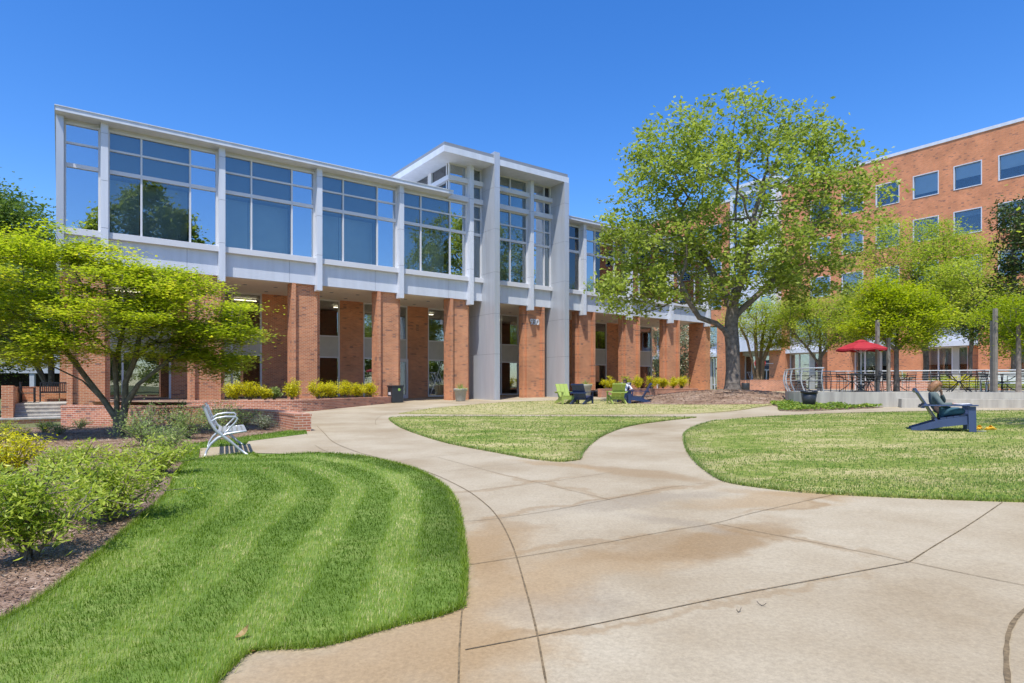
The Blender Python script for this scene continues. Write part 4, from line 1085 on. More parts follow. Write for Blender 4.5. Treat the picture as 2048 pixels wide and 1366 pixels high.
def hair_mesh(name, c, fwd, up, mt, parent, long=.12, sc=1., tail=True):
    c, fwd, up = Vector(c), Vector(fwd).normalized(), Vector(up).normalized(); side = fwd.cross(up).normalized(); up = side.cross(fwd).normalized()
    bm = bmesh.new(); bmesh.ops.create_uvsphere(bm, u_segments=28, v_segments=20, radius=1)
    dl = [v for v in bm.verts if v.co.x > .35 and v.co.z < .35 or v.co.z < -.75]
    bmesh.ops.delete(bm, geom=dl, context='VERTS')
    for v in bm.verts:
        x, y, z = v.co; k = 1 + .035 * noise.noise(v.co * 6)
        X, Y, Z = x * .107 * k - .006, y * .086 * k, z * .126 * k + .003
        if z < 0: X -= .01; Z -= long * (-z)
        v.co = c + fwd * X * sc + side * Y * sc + up * Z * sc
    me = bpy.data.meshes.new(name); bm.to_mesh(me); bm.free(); me.materials.append(mt); me.polygons.foreach_set('use_smooth', [True] * len(me.polygons)); o = link(name, me, parent)
    s = o.modifiers.new('t', 'SOLIDIFY'); s.thickness = .012; return o
def join_into(objs, name, parent, mats):
    """evaluate the pieces and keep them as one mesh object"""
    dg = bpy.context.evaluated_depsgraph_get(); bm = bmesh.new()
    for o in objs:
        me = bpy.data.meshes.new_from_object(o.evaluated_get(dg)); 
        bm.from_mesh(me); bpy.data.meshes.remove(me)
    me = bpy.data.meshes.new(name); bm.to_mesh(me); bm.free(); me.materials.append(mats)
    me.polygons.foreach_set('material_index', [0] * len(me.polygons)); me.polygons.foreach_set('use_smooth', [True] * len(me.polygons))
    for o in objs: bpy.data.objects.remove(o)
    return link(name, me, parent)
HAIR = mat('hair_auburn', (.36, .17, .07), .5, .25, 30, .6, 80)
HAIRD = mat('hair_dark', (.03, .02, .015), .5, .2, 30)
HOOD = mat('hoodie_sage', (.13, .17, .165), .9, .12, 8, .3, 30)
JEAN = mat('jeans_blue', (.045, .13, .19), .85, .15, 10, .3, 60)
CLOTHW = mat('shirt_white', (.72, .70, .70), .85, .06, 8)
CLOTHB = mat('shirt_black', (.02, .02, .024), .85, .1, 8)
PAPER = mat('paper', (.82, .82, .84), .7, .02)
def seated(name, label, loc, rz, P, mats, hairlong=.12, hairm=HAIR, fwd=(.8, .1, -.5), up=(.45, 0, .9)):
    top, leg, skin = mats
    r = thing(name, label, 'person', loc, rz)
    hips = Vector(P['hips']); ch = Vector(P['chest']); nk = Vector(P['neck']); hd = Vector(P['head'])
    s = Sk(); h = s.add(hips, (.10, .13)); c1 = s.add((hips + ch) / 2 + Vector((-.03, 0, 0)), (.095, .115), h); c = s.add(ch, (.10, .13), c1); n = s.add(nk, .052, c); n2 = s.add(nk * .45 + hd * .55, .048, n)
    for sd, k in ((1, 'l'), (-1, 'r')):
        sh = s.add(P['sh' + k], .052, c); e = s.chain(sh, [((Vector(P['sh' + k]) + Vector(P['el' + k])) / 2, .044), (P['el' + k], .036), ((Vector(P['el' + k]) * .5 + Vector(P['wr' + k]) * .5), .034), (P['wr' + k], .024)])
        dd = Vector(P.get('hd' + k, Vector(P['wr' + k]) - Vector(P['el' + k]))); hand(s, e, P['wr' + k], dd, P.get('ths' + k, (0, -sd, .2)), P.get('hup' + k, (0, 0, 1)), P.get('curl' + k, .5))
        hp = s.add(hips + Vector((.03, sd * .10, -.01)), .085, h); kn = s.chain(hp, [((hips + Vector((0, sd * .10, 0)) + Vector(P['kn' + k])) / 2, .078), (P['kn' + k], .055), ((Vector(P['kn' + k]) + Vector(P['an' + k])) / 2, .052), (P['an' + k], .035)])
        a = Vector(P['an' + k]); f = Vector(P['ft' + k]); s.chain(kn, [((a + f) / 2, (.036, .028)), (f, (.030, .018))])
    b = skin_mesh('b', s.j, s.e, skin, None); hm = head_mesh('h', hd, fwd, up, skin, None)
    bpy.context.view_layer.update(); join_into([b, hm], 'body', r, skin)
    s = Sk(); h0 = s.add(hips + Vector((-.01, 0, -.03)), (.125, .155)); h = s.add(hips + Vector((-.02, 0, .08)), (.122, .15), h0); c1 = s.add((hips + ch) / 2 + Vector((-.035, 0, .03)), (.122, .145), h); c = s.add(ch, (.118, .15), c1); s.add(nk + Vector((-.015, 0, -.01)), .068, c)
    for sd, k in ((1, 'l'), (-1, 'r')):
        sh = s.add(P['sh' + k], .068, c); s.chain(sh, [((Vector(P['sh' + k]) + Vector(P['el' + k])) / 2, .060), (P['el' + k], .052), ((Vector(P['el' + k]) * .5 + Vector(P['wr' + k]) * .5), .045), (Vector(P['wr' + k]) * .9 + Vector(P['el' + k]) * .1, .036)])
    t = skin_mesh('top', s.j, s.e, top, r)
    s = Sk(); h = s.add(hips, (.115, .14))
    for sd, k in ((1, 'l'), (-1, 'r')):
        hp = s.add(hips + Vector((.03, sd * .10, -.01)), .096, h); s.chain(hp, [((hips + Vector((0, sd * .10, 0)) + Vector(P['kn' + k])) / 2, .090), (P['kn' + k], .068), ((Vector(P['kn' + k]) + Vector(P['an' + k])) / 2, .062), (Vector(P['an' + k]) * .9 + Vector(P['kn' + k]) * .1, .05)])
    skin_mesh('trousers', s.j, s.e, leg, r)
    hair_mesh('hair', hd, fwd, up, hairm, r, hairlong)
    return r
P1 = dict(hips=(-.02, 0, .44), chest=(-.20, 0, .76), neck=(-.20, 0, .90), head=(-.13, 0, 1.01), shl=(-.19, .16, .83), elL=None,
          shr=(-.17, -.17, .82), ell=(.06, .25, .66), wrl=(-.02, .10, .86), hdl=(-.02, -.05, .10), thsl=(0.3, -.6, 0), hupl=(1, .2, .2), curll=.9,
          elr=(-.05, -.26, .60), wrr=(.18, -.13, .63), hdr=(.9, .25, -.1), thsr=(0, .8, .3), curlr=.35,
          knl=(.34, .27, .48), knr=(.34, -.27, .48), anl=(.20, -.06, .42), anr=(.26, .08, .46), ftl=(.12, -.20, .42), ftr=(.18, .22, .46))
READER = seated('person', 'auburn haired reader in grey green hoodie and jeans, seated on the right lawn', (PCX, PCY, gz(PCX, PCY) + .0), R(-28), P1, (HOOD, JEAN, SKIN), .10, HAIR, (.80, .10, -.52), (.5, 0, .86))
BK = thing('open_book', 'open white book on the arm and lap of the reader', 'book', (PCX + .26, PCY - .20, gz(PCX, PCY) + .625), R(-28))
m = MB(); m.prism([(-.15, .004), (0, -.01), (.15, .004), (.15, .016), (0, .004), (-.15, .016)], -.11, .11); m.build('pages', PAPER, BK); m = MB(); m.prism([(-.158, -.002), (0, -.016), (.158, -.002), (.158, .003), (0, -.0105), (-.158, .003)], -.118, .118); m.build('cover', NAVYL, BK)
x3, y3 = atZ(1250, 30.6)
P2 = dict(hips=(-.05, 0, .40), chest=(-.25, 0, .74), neck=(-.30, 0, .90), head=(-.28, 0, 1.03), shl=(-.26, .17, .82), shr=(-.26, -.17, .82), ell=(-.10, .34, .63), elr=(-.10, -.34, .63), wrl=(.14, .28, .62), wrr=(.14, -.28, .62),
          knl=(.46, .14, .52), knr=(.46, -.14, .52), anl=(.62, .13, .10), anr=(.62, -.13, .10), ftl=(.76, .14, .05), ftr=(.76, -.14, .05))
PW = seated('person', 'person in white top and dark sunglasses in a navy chair on the upper lawn', (x3, y3, gz(x3, y3) + .03), R(-100), P2, (CLOTHW, JEAN, SKIN), .08, HAIR, (1, 0, -.05), (.05, 0, 1))
m = MB(); 
for s_ in (-1, 1): m.obox((-.175, s_ * .034, 1.045), (0, 1, 0), (0, 0, 1), (1, 0, 0), .028, .022, .006)
m.box(-.178, -.17, -.07, .07, 1.05, 1.062); m.build('sunglasses', BLK, PW)
# standing person half hidden behind the second column
x4, y4 = atZ(573, 36.2); zs_ = .8
PS = thing('person', 'person in black partly hidden behind a brick column near the yellow shrubs', 'person', (x4, y4, gz(x4, y4)), R(-60))
s = Sk(); h = s.add((0, 0, .95), (.10, .13)); c = s.chain(h, [((0, 0, 1.12), (.09, .12)), ((0, 0, 1.34), (.10, .15))]); n = s.chain(c, [((0, 0, 1.47), .05), ((.01, 0, 1.54), .047)])
for sd in (1, -1):
    e = s.chain(c, [((0, sd * .18, 1.40), .05), ((-.02, sd * .23, 1.12), .038), ((.10, sd * .22, .90), .025)]); hand(s, e, (.10, sd * .22, .90), (.3, 0, -1), (1, 0, 0), (0, sd, 0), .5)
    s.chain(h, [((0, sd * .10, .88), .085), ((.01, sd * .11, .50), .055), ((0, sd * .11, .09), .036), ((.09, sd * .12, .04), (.035, .026)), ((.17, sd * .13, .03), (.03, .018))])
b = skin_mesh('b', s.j, s.e, SKIN, None); hm = head_mesh('h', (.02, 0, 1.64), (1, 0, 0), (0, 0, 1), SKIN, None); bpy.context.view_layer.update(); join_into([b, hm], 'body', PS, SKIN)
s = Sk(); h = s.add((0, 0, .92), (.115, .14)); c = s.chain(h, [((0, 0, 1.12), (.105, .135)), ((0, 0, 1.34), (.115, .165)), ((0, 0, 1.46), .06)]) - 1
for sd in (1, -1): s.chain(c, [((0, sd * .18, 1.40), .062), ((-.02, sd * .23, 1.12), .05), ((.08, sd * .22, .94), .036)])
skin_mesh('shirt', s.j, s.e, CLOTHB, PS)
s = Sk(); h = s.add((0, 0, .93), (.115, .14))
for sd in (1, -1): s.chain(h, [((0, sd * .10, .86), .095), ((.01, sd * .11, .50), .07), ((0, sd * .11, .10), .055)])
skin_mesh('trousers', s.j, s.e, CLOTHB, PS); hair_mesh('hair', (.02, 0, 1.64), (1, 0, 0), (0, 0, 1), HAIRD, PS, .03)

# things on the right lawn
YEL = mat('clog_yellow', (.75, .42, .02), .5, .05)
x, y = atZ(1981, 13.8)
for i, (dx, dy, a, lb) in enumerate(((0, 0, 15, 'yellow slip on shoe lying on the right lawn, right one of the pair'), (-.17, .10, 40, 'yellow slip on shoe lying on the right lawn nearer the chair'))):
    t = thing('shoe', lb, 'shoe', (x + dx, y + dy, gz(x, y) + .035), R(a), 'pair of yellow shoes')
    m = MB(); m.obox((0, 0, .012), (1, 0, 0), (0, 1, 0), (0, 0, 1), .13, .045, .012); m.build('sole', YEL, t, bevel=.01)
    bm = bmesh.new(); bmesh.ops.create_uvsphere(bm, u_segments=20, v_segments=12, radius=1)
    bmesh.ops.delete(bm, geom=[v for v in bm.verts if v.co.z < -.02 or (v.co.x < -.15 and v.co.z > .55)], context='VERTS')
    for v in bm.verts: v.co = Vector((v.co.x * .13, v.co.y * .05, .02 + v.co.z * (.075 if v.co.x < .2 else .055)))
    me = bpy.data.meshes.new('upper'); bm.to_mesh(me); bm.free(); me.materials.append(YEL); me.polygons.foreach_set('use_smooth', [True] * len(me.polygons)); o = link('upper', me, t); s_ = o.modifiers.new('t', 'SOLIDIFY'); s_.thickness = .006
x, y = atZ(1961, 13.4)
t = thing('phone', 'dark phone in a pale case lying on the lawn by the yellow shoes', 'phone', (x, y, gz(x, y) + .04), R(8)); m = MB(); m.box(-.10, .10, -.05, .05, 0, .012); m.build('case', mat('case_grey', (.5, .5, .5), .5), t, bevel=.004); m = MB(); m.box(-.095, .02, -.045, .045, .0122, .0145); m.build('screen', BLK, t)

# ------------------------------------------------------------------ bins and pots
x, y = atZ(791, 33.1); z = gz(x, y)
RB = thing('recycling_bin', 'square dark recycling bin with round green label beside a brick column', 'bin', (x, y, z), UA)
m = MB(); m.box(-.33, .33, -.28, .28, .03, .86); m.box(-.30, .30, -.25, .25, 0, .03); m.build('body', BINM, RB, bevel=.01)
m = MB(); m.box(-.36, .36, -.31, .31, .86, .93); m.build('lid', BINM, RB, bevel=.01)
GR = mat('label_green', (.35, .62, .12), .5); LW = mat('label_white', (.75, .78, .8), .5)
m = MB(); m.tube([(.08, -.283, .70), (.08, -.287, .70)], .075, 20); m.build('label', GR, RB)
m = MB(); m.tube([(-.332, .02, .70), (-.340, .02, .70)], .085, 18); m.build('opening', BLK, RB)
m = MB(); m.box(-.338, -.331, -.12, .16, .42, .56); m.build('label', LW, RB)
x, y = atZ(1491, 43.6)
TB = thing('litter_bin', 'round black litter bin with an open framed top left of the crape myrtle planter', 'bin', (x, y, gz(x, y)), 0)
m = MB(); m.lathe([(0, .0), (.25, .0), (.28, .03), (.29, .62), (.27, .64), (.24, .62), (.24, .3)], 20); m.build('body', BINM, TB, True)
m = MB()
for k in range(4): t = math.pi / 4 + k * math.pi / 2; m.tube([(.25 * math.cos(t), .25 * math.sin(t), .62), (.25 * math.cos(t), .25 * math.sin(t), .84)], .025, 6)
m.lathe([(0, .84), (.30, .84), (.30, .89), (0, .90)], 20); m.build('hood', BINM, TB)
x, y = atZ(1618, 23.3)
GB = thing('rubbish_bin', 'tapered black rubbish bin lined with a black bag against the concrete patio wall', 'bin', (x, y, gz(x, y) + .02), 0)
m = MB(); m.lathe([(0, 0), (.20, 0), (.285, .60), (.27, .60), (.2, .1)], 24); m.build('body', BINM, GB, True)
m = MB(); m.lathe([(.262, .54), (.29, .56), (.305, .585), (.30, .625), (.285, .63), (.26, .58), (.20, .45), (0, .40)], 24)
for i, v in enumerate(m.v):
    k = .015 * noise.noise(Vector(v) * 14); m.v[i] = (v[0] * (1 + k * 2), v[1] * (1 + k * 2), v[2] + k * 1.5 - (.05 if v[1] < -.1 and v[2] < .57 else 0) * .8)
m.build('bag', BAG, GB, True)
def pot(name, label, x, y, z, R_, H, bowl=False, lm=L_SHRUB2, seed=4):
    t = thing(name, label, 'planter pot', (x, y, z), 0, None)
    m = MB(); m.lathe([(0, 0), (R_ * .70, 0), (R_ * .70, H * .05), (R_ * .74, H * .10), (R_ * .92, H * .78), (R_ * 1.0, H * .80), (R_ * 1.05, H * .92), (R_ * 1.05, H), (R_ * .9, H), (R_ * .86, H * .86), (0, H * .86)] if not bowl else [(0, 0), (R_ * .5, 0), (R_ * 1.0, H * .8), (R_ * 1.04, H), (R_ * .93, H), (0, H * .8)], 28); m.build('pot', STONEPOT, t, True)
    g = np.random.default_rng(seed); m = MB()
    n = 60; V = []
    for k in range(n):
        a = g.uniform(0, 6.28); l = g.uniform(.25, .5); s_ = g.uniform(.1, .75)
        p = np.array([math.cos(a) * .12 * R_ * 3 * s_, math.sin(a) * .36 * R_ * s_, H * .86]); prev = p
        dx, dy = math.cos(a) * s_, math.sin(a) * s_; w_ = np.array([-math.sin(a), math.cos(a), 0]) * .008
        for i in range(5):
            t_ = (i + 1) / 5; q = p + np.array([dx * l * t_ * .9, dy * l * t_ * .9, l * t_ - .25 * s_ * l * t_ * t_ * 2])
            V.append([prev - w_, prev + w_, q + w_ * .7, q - w_ * .7]); prev = q
    quads_mesh('foliage', np.array(V), 4, lm, np.clip(g.normal(.5, .2, len(V)), 0, 1), t)
    nl = 260; a = g.uniform(0, 6.28, nl); rr = R_ * g.uniform(.75, 1.15, nl); C = np.stack([rr * np.cos(a), rr * np.sin(a), H * g.uniform(.85, 1.08, nl)], 1)
    C = C[(np.sin(a * 1.5) > -.2)]; quads_mesh('trailing_leaves', leaves(C, .05, .6, .4, g), 4, L_LIME, np.clip(g.normal(.5, .2, len(C)), 0, 1), t)
    return t
x, y = atZ(921, 34.4); pot('flower_pot', 'stone flower pot with spiky grass standing before the brick column by the tower', x, y, gz(x, y) + .005, .37, .70, seed=4)
x, y = atZ(1170, 37); pot('flower_pot', 'stone flower pot with spiky grass standing behind the navy chair by the right planter wall', x, y, gz(x, y) + .005, .42, .82, seed=6)
x, y = atZ(1807, 33.2); pot('flower_pot', 'shallow bowl planter standing on the soil of the patio planter wall', x, y, 1.59, .45, .26, True, seed=8)

# ------------------------------------------------------------------ patio
DZ = 1.16
FR = [atZ(1577, 27.4), atZ(1590, 25.9), atZ(1625, 24.6), atZ(1690, 23.8), atZ(1830, 22.9), atZ(2048, 21.8), atZ(2300, 21.0)]
FRS = smooth(FR, False, 6)
DK = [p for p in FRS] + [(30, 40), (26, 44), atZ(1700, 40), atZ(1600, 37.5)]
drape('patio', DK, 0, CONC, 3, .7, zf=lambda x, y: DZ - .002)
wall_path('patio_wall', 'pale stained concrete retaining wall along the front of the raised patio', 'wall', FR, .28, DZ + .01, CONC, None, depth=.4)
# step ledges at the right part
led = [(p[0], p[1]) for p in (atZ(1800, 22.75), atZ(1900, 22.2), atZ(2048, 21.45), atZ(2300, 20.7))]
wall_path('concrete_ledge', 'lower concrete ledge along the foot of the patio wall behind the reader', 'ledge', led, .5, .93, CONC, None, depth=.3)

def rail(name, label, P, h, posts, lean=0.06, nw=7, group=None):
    t = thing(name, label, 'railing', (P[0][0], P[0][1], DZ), 0, group); o = (P[0][0], P[0][1], DZ)
    S = []; 
    for k in range(len(P) - 1): S.append(math.hypot(P[k + 1][0] - P[k][0], P[k + 1][1] - P[k][1]))
    tot = sum(S)
    def at_s(s):
        for k, l in enumerate(S):
            if s <= l or k == len(S) - 1:
                u = s / l; a, b = P[k], P[k + 1]; nx, ny = (b[1] - a[1]) / l, -(b[0] - a[0]) / l
                return (a[0] + (b[0] - a[0]) * u, a[1] + (b[1] - a[1]) * u, nx, ny)
            s -= l
    m = MB(o); m.tube([(p[0] + at_s(min(sum(S[:k]), tot - .01))[2] * lean, p[1] + at_s(min(sum(S[:k]), tot - .01))[3] * lean, DZ + h) for k, p in enumerate(P)], .03, 8); m.build('handrail', BENCHM, t)
    for s in np.linspace(.05, tot - .05, posts):
        x, y, nx, ny = at_s(s); tx, ty = -ny, nx
        m = MB(o); c = []
        for q in range(7):
            u = q / 6; bow = .13 * math.sin(u * math.pi) * (1 if lean else 0) + lean * u; c.append((x + nx * bow, y + ny * bow, DZ + h * u))
        for q in range(6):
            a, b = Vector(c[q]), Vector(c[q + 1]); m.obox((a + b) / 2, b - a, (tx, ty, 0), (nx, ny, 0), (b - a).length / 2 + .004, .008, .032 - .006 * u)
        m.build('post', BENCHM, t)
    m = MB(o)
    for q in range(1, nw + 1):
        u = q / (nw + 1); bow = (.13 * math.sin(u * math.pi) + lean * u) if lean else 0
        m.tube([(at_s(s)[0] + at_s(s)[2] * bow, at_s(s)[1] + at_s(s)[3] * bow, DZ + h * u) for s in np.linspace(.0, tot, max(3, int(tot)))], .0045 if q != nw // 2 + 1 else .014, 4, False)
    m.build('cable', ALU, t)
    return t
rail('railing', 'curved silver railing with bowed posts at the left front corner of the patio', [(p[0] + .0, p[1] + .06) for p in smooth([atZ(1577, 27.6), atZ(1588, 26.1), atZ(1618, 24.8), atZ(1652, 24.2)], False, 5)], .95, 5, .10)
rail('railing', 'long silver railing along the back of the patio behind the tables', smooth([atZ(1592, 31.5), atZ(1700, 31), atZ(1850, 30), atZ(2048, 28.6), atZ(2250, 27)], False, 4), .98, 12, .03)

def patio_table(x, y, rz, label, w=.55):
    t = thing('patio_table', label, 'table', (x, y, DZ), rz, 'iron tables on the patio')
    m = MB(); m.box(-w, w, -w, w, .715, .735)
    m.build('table_top', IRON, t, bevel=.004)
    for k in range(4):
        a = math.pi / 4 + k * math.pi / 2; c, s_ = math.cos(a), math.sin(a)
        m = MB(); m.tube([(c * .52, s_ * .52, .715), (c * .28, s_ * .28, .52), (c * .05, s_ * .05, .40), (c * .22, s_ * .22, .20), (c * .48, s_ * .48, .015)], .018, 6); m.build('leg', IRON, t)
    m = MB(); m.lathe([(0, .36), (.07, .38), (.07, .43), (0, .45)], 10); m.build('hub', IRON, t); return t
def patio_chair(x, y, rz, label):
    t = thing('patio_chair', label, 'chair', (x, y, DZ), rz, 'iron mesh chairs on the patio')
    m = MB()
    for k in range(7): m.box(-.21, .21, -.21 + .062 * k, -.175 + .062 * k, .43, .442)
    m.box(-.22, -.205, -.22, .22, .425, .446); m.box(.205, .22, -.22, .22, .425, .446); m.build('seat', IRON, t)
    m = MB()
    for k in range(9): m.tube([(-.21 - .0, -.2 + .05 * k, .50), (-.28, -.2 + .05 * k, .86)], .006, 4)
    for q in (.5, .62, .74, .86): m.tube([(-.21 - .07 * (q - .5) / .36, -.22, q), (-.21 - .07 * (q - .5) / .36, .22, q)], .009, 5)
    m.build('backrest', IRON, t)
    for s in (-1, 1):
        m = MB(); m.tube([(.22, s * .23, 0), (.21, s * .23, .44), (.19, s * .25, .64)], .012, 5); m.build('leg', IRON, t)
        m = MB(); m.tube([(-.27, s * .23, 0), (-.21, s * .23, .44), (-.28, s * .22, .87)], .012, 5); m.build('leg', IRON, t)
        m = MB(); m.tube([(-.24, s * .24, .64), (.20, s * .25, .65)], .014, 5); m.build('armrest', IRON, t)
    return t
x, y = atZ(1704, 25.6); pt = patio_table(x, y, R(12), 'square iron patio table left of the red umbrella pole', .62)
def ptab(px, Z, rz, lb): x, y = atZ(px, Z); return dup(pt, (x, y, DZ), R(rz), lb)
ptab(1918, 24.9, 40, 'iron patio table directly behind the head of the reader'); ptab(2004, 25.6, 10, 'iron patio table in front of the long white bench')
ptab(1738, 27.0, 30, 'iron patio table under the red umbrella'); ptab(1600, 29.5, 20, 'iron patio table behind the curved railing'); ptab(1790, 29.0, 5, 'iron patio table right of the umbrella behind the slim tree')
x, y = atZ(1662, 26.2); pc = patio_chair(x, y, R(20), 'iron mesh chair left of the nearest patio table')
for px, Z, rz, lb in ((1744, 25.4, 170, 'iron mesh chair right of the nearest patio table'), (1690, 27.6, -80, 'iron mesh chair behind the nearest patio table'), (1628, 28.2, 150, 'iron mesh chair in the middle of the curved railing'),
                      (1586, 28.8, 40, 'iron mesh chair leftmost on the patio'), (1765, 28.2, 190, 'iron mesh chair beside the tall left post'), (1880, 25.8, 10, 'iron mesh chair just left of the reader'), (1956, 25.9, 170, 'iron mesh chair between the two right hand tables'),
                      (1975, 24.6, 0, 'iron mesh chair in front of the left end of the white bench'), (2034, 25.0, 180, 'iron mesh chair in front of the right end of the white bench'), (1815, 28.8, 200, 'iron mesh chair in front of the bowl planter'), (1718, 29.6, -90, 'iron mesh chair at the back railing behind the umbrella')):
    x, y = atZ(px, Z); dup(pc, (x, y, DZ), R(rz), lb)
# umbrella
x, y = atZ(1722, 25.2); UM = thing('patio_umbrella', 'red fabric patio umbrella open over the iron tables', 'umbrella', (x, y, DZ), 0)
m = MB(); m.tube([(0, 0, 0), (0, 0, 2.02)], .022, 8); m.build('pole', ALU, UM); m = MB(); m.lathe([(0, 0), (.25, 0), (.25, .05), (.04, .08), (.03, .3), (0, .3)], 16); m.build('base', IRON, UM)
m = MB(); n = 8; RR, zt, zr = .95, 2.08, 1.76
prof = [(.0, zt), (.25, zt - .05), (.62, zt - .17), (RR, zr)]
ring = []
for i, (r_, z_) in enumerate(prof):
    row = []
    for k in range(n * 4):
        a = 2 * math.pi * k / (n * 4); u = (k % 4) / 4; sg = math.sin(u * math.pi); rr = r_ * (1 - .05 * sg) ; row.append((rr * math.cos(a), rr * math.sin(a), z_ - .035 * sg * (r_ / RR)))
    ring.append(row)
ring.append([(p[0], p[1], p[2] - .07) for p in ring[-1]])
for i in range(len(ring) - 1):
    for k in range(n * 4): m.face([ring[i][k], ring[i + 1][k], ring[i + 1][(k + 1) % (n * 4)], ring[i][(k + 1) % (n * 4)]] if i else [ring[0][0], ring[1][k], ring[1][(k + 1) % (n * 4)]])
m.build('canopy', RED, UM)
m = MB()
for k in range(n):
    a = 2 * math.pi * k / n; m.tube([(0, 0, zt - .04), (.62 * math.cos(a), .62 * math.sin(a), zt - .20), (RR * .98 * math.cos(a), RR * .98 * math.sin(a), zr - .02)], .008, 4); m.tube([(0, 0, zt - .5), (.55 * math.cos(a), .55 * math.sin(a), zt - .19)], .007, 4)
m.build('rib', ALU, UM)
m = MB(); m.lathe([(0, zt - .015), (.26, zt - .06), (.27, zt - .045), (.12, zt + .03), (0, zt + .06)], 16); m.build('vent', RED, UM)
# tall posts
for px, Z, top, w, lb in ((1755, 25.5, 640, .06, 'tall grey steel post right of the red umbrella'), (1777, 25.9, 676, .055, 'shorter grey post between the steel post and the slim trunk'), (1984, 24.0, 642, .05, 'shorter weathered post of the pair by the white bench'), (1990.5, 23.8, 617, .06, 'taller weathered post of the pair by the white bench')):
    x, y = atZ(px, Z); t = thing('steel_post', lb, 'post', (x, y, DZ), R(10), 'posts on the patio'); h = zpx(top, Z) - DZ
    m = MB(); m.box(-w, w, -w, w, 0.02, h); m.build('shaft', PLANK, t, bevel=.006); m = MB(); m.box(-w * 1.8, w * 1.8, -w * 1.8, w * 1.8, 0, .02); m.build('base_plate', GREYM, t)
WB = mat('bench_white', (.62, .65, .63), .6, .06)
x, y = atZ(2012, 27.6); tb = thing('white_bench', 'long white slatted bench at the back of the patio on the right', 'bench', (x, y, DZ), R(-12))
m = MB()
for k in range(5): m.box(-.95, .95, .22 + .02 * k, .24 + .02 * k, .46 + .085 * k, .535 + .085 * k)
m.build('backrest', WB, tb); m = MB()
for k in range(5): m.box(-.95, .95, -.25 + .095 * k, -.17 + .095 * k, .40, .425)
m.box(-.95, .95, -.275, -.255, .33, .425); m.build('seat', WB, tb)
for sx in (-1, 1):
    for yy in (-.22, .24): m = MB(); m.box(sx * .88 - .03, sx * .88 + .03, yy - .03, yy + .03, 0, .40 if yy < 0 else .85); m.build('leg', WB, tb)

# signs by the office entrance
sgn = thing('entrance_sign', 'navy fascia sign with small pale lettering over the office entrance doors', 'sign', (*F(66.15, 40.4), 3.95), UA)
m = MB(); m.box(-.05, .05, -1.02, .95, -.55, .45); m.build('board', mat('sign_navy', (.012, .018, .06), .35), sgn)
m = MB()
for k in range(9): m.box(-.062, -.05, -.78 + .13 * k + (.0), -.70 + .13 * k, .0, .12)
m.box(-.062, -.05, -.72, .42, -.13, -.09); m.build('lettering', LW, sgn)
x, y = atZ(1520, 66); t = thing('round_sign', 'round red sign behind the crape myrtle stems', 'sign', (x, y, zpx(726, 66)), UA); m = MB(); m.tube([(-.06, 0, 0), (.06, 0, 0)], .62, 28); m.build('disc', mat('sign_red', (.6, .01, .02), .4), t); m = MB(); m.box(0.05, 2.5, -.04, .04, -.04, .04); m.build('bracket', GREYM, t)

# low grey building and wall far left behind the trees
x, y = atZ(20, 62); bb = thing('parking_building', 'low pale building with a dark open ground level behind the trees at the far left', 'building', (x, y, -.6), R(18))
m = MB(); m.box(-14, 10, 0, .4, 3.3, 6.2); m.box(-14, 10, .4, 12, 5.8, 6.2)
for k in range(7): m.box(-13.6 + 3.8 * k, -13.2 + 3.8 * k, .1, .5, 0, 3.3)
m.build('upper_wall', mat('far_wall', (.42, .44, .46), .7, .1), bb); m = MB(); m.box(-14, 10, 6, 6.2, 0, 5.7); m.build('inner_wall', DARKIN, bb)

# ------------------------------------------------------------------ trees
T = make_tree
BT = T('shade_tree', 'large spreading tree with fresh green leaves and a dark ridged trunk on the mulch mound', 'tree', TX, TY,
  [[(0, 0, 0), (.03, 0, 1.2), (0, 0, 2.6), (-.05, 0, 4.2), (.1, 0, 6.0), (.25, .1, 8.2), (.2, .1, 10.5)], [(0, 0, 3.1), (-1.0, -.2, 3.9), (-2.0, -.4, 4.2), (-2.6, -.6, 5.0), (-3.2, -.8, 6.3)], [(0, 0, 4.2), (1.1, .1, 5.2), (2.4, .2, 6.4), (3.6, .3, 8.0)],
   [(0, 0, 4.6), (-.8, .5, 6.5), (-2.0, .9, 8.8), (-3.0, 1, 11.0)], [(.1, 0, 5.6), (.9, .3, 8.0), (1.7, .6, 11.0), (2.3, .8, 13)], [(0, 0, 5), (.4, -1.1, 6.8), (.3, -2.4, 8.8)]],
  [(.2, 0, 10.6, 7.4, 6.2, 6.0, 10), (-5.2, -.5, 5.6, 3.0, 2.6, 1.3, 1.2), (-.3, -1, 7.0, 5.6, 5, 2.2, 2.2), (6.3, 0, 11.6, 1.9, 2, 1.6, .8), (4.2, -.5, 6.4, 2.6, 2.5, 1.4, .9), (-3.6, 0, 13.2, 2.2, 2.5, 2.4, .9), (3.4, 0, 14.0, 2.4, 2.5, 2.2, .9), (-6.0, 0, 8.6, 1.6, 2, 1.8, .6)],
  780, 38000, .25, L_OAK, BARK, clus=(.27, .27, .20), rbase=.38, tip=.009, up=.35, seed=5, shell=.42, z0=moundz(TX, TY) - .12, pexp=.44)
BT.scale = (.89, .89, .89)
x, y = atZ(238, 15.6)
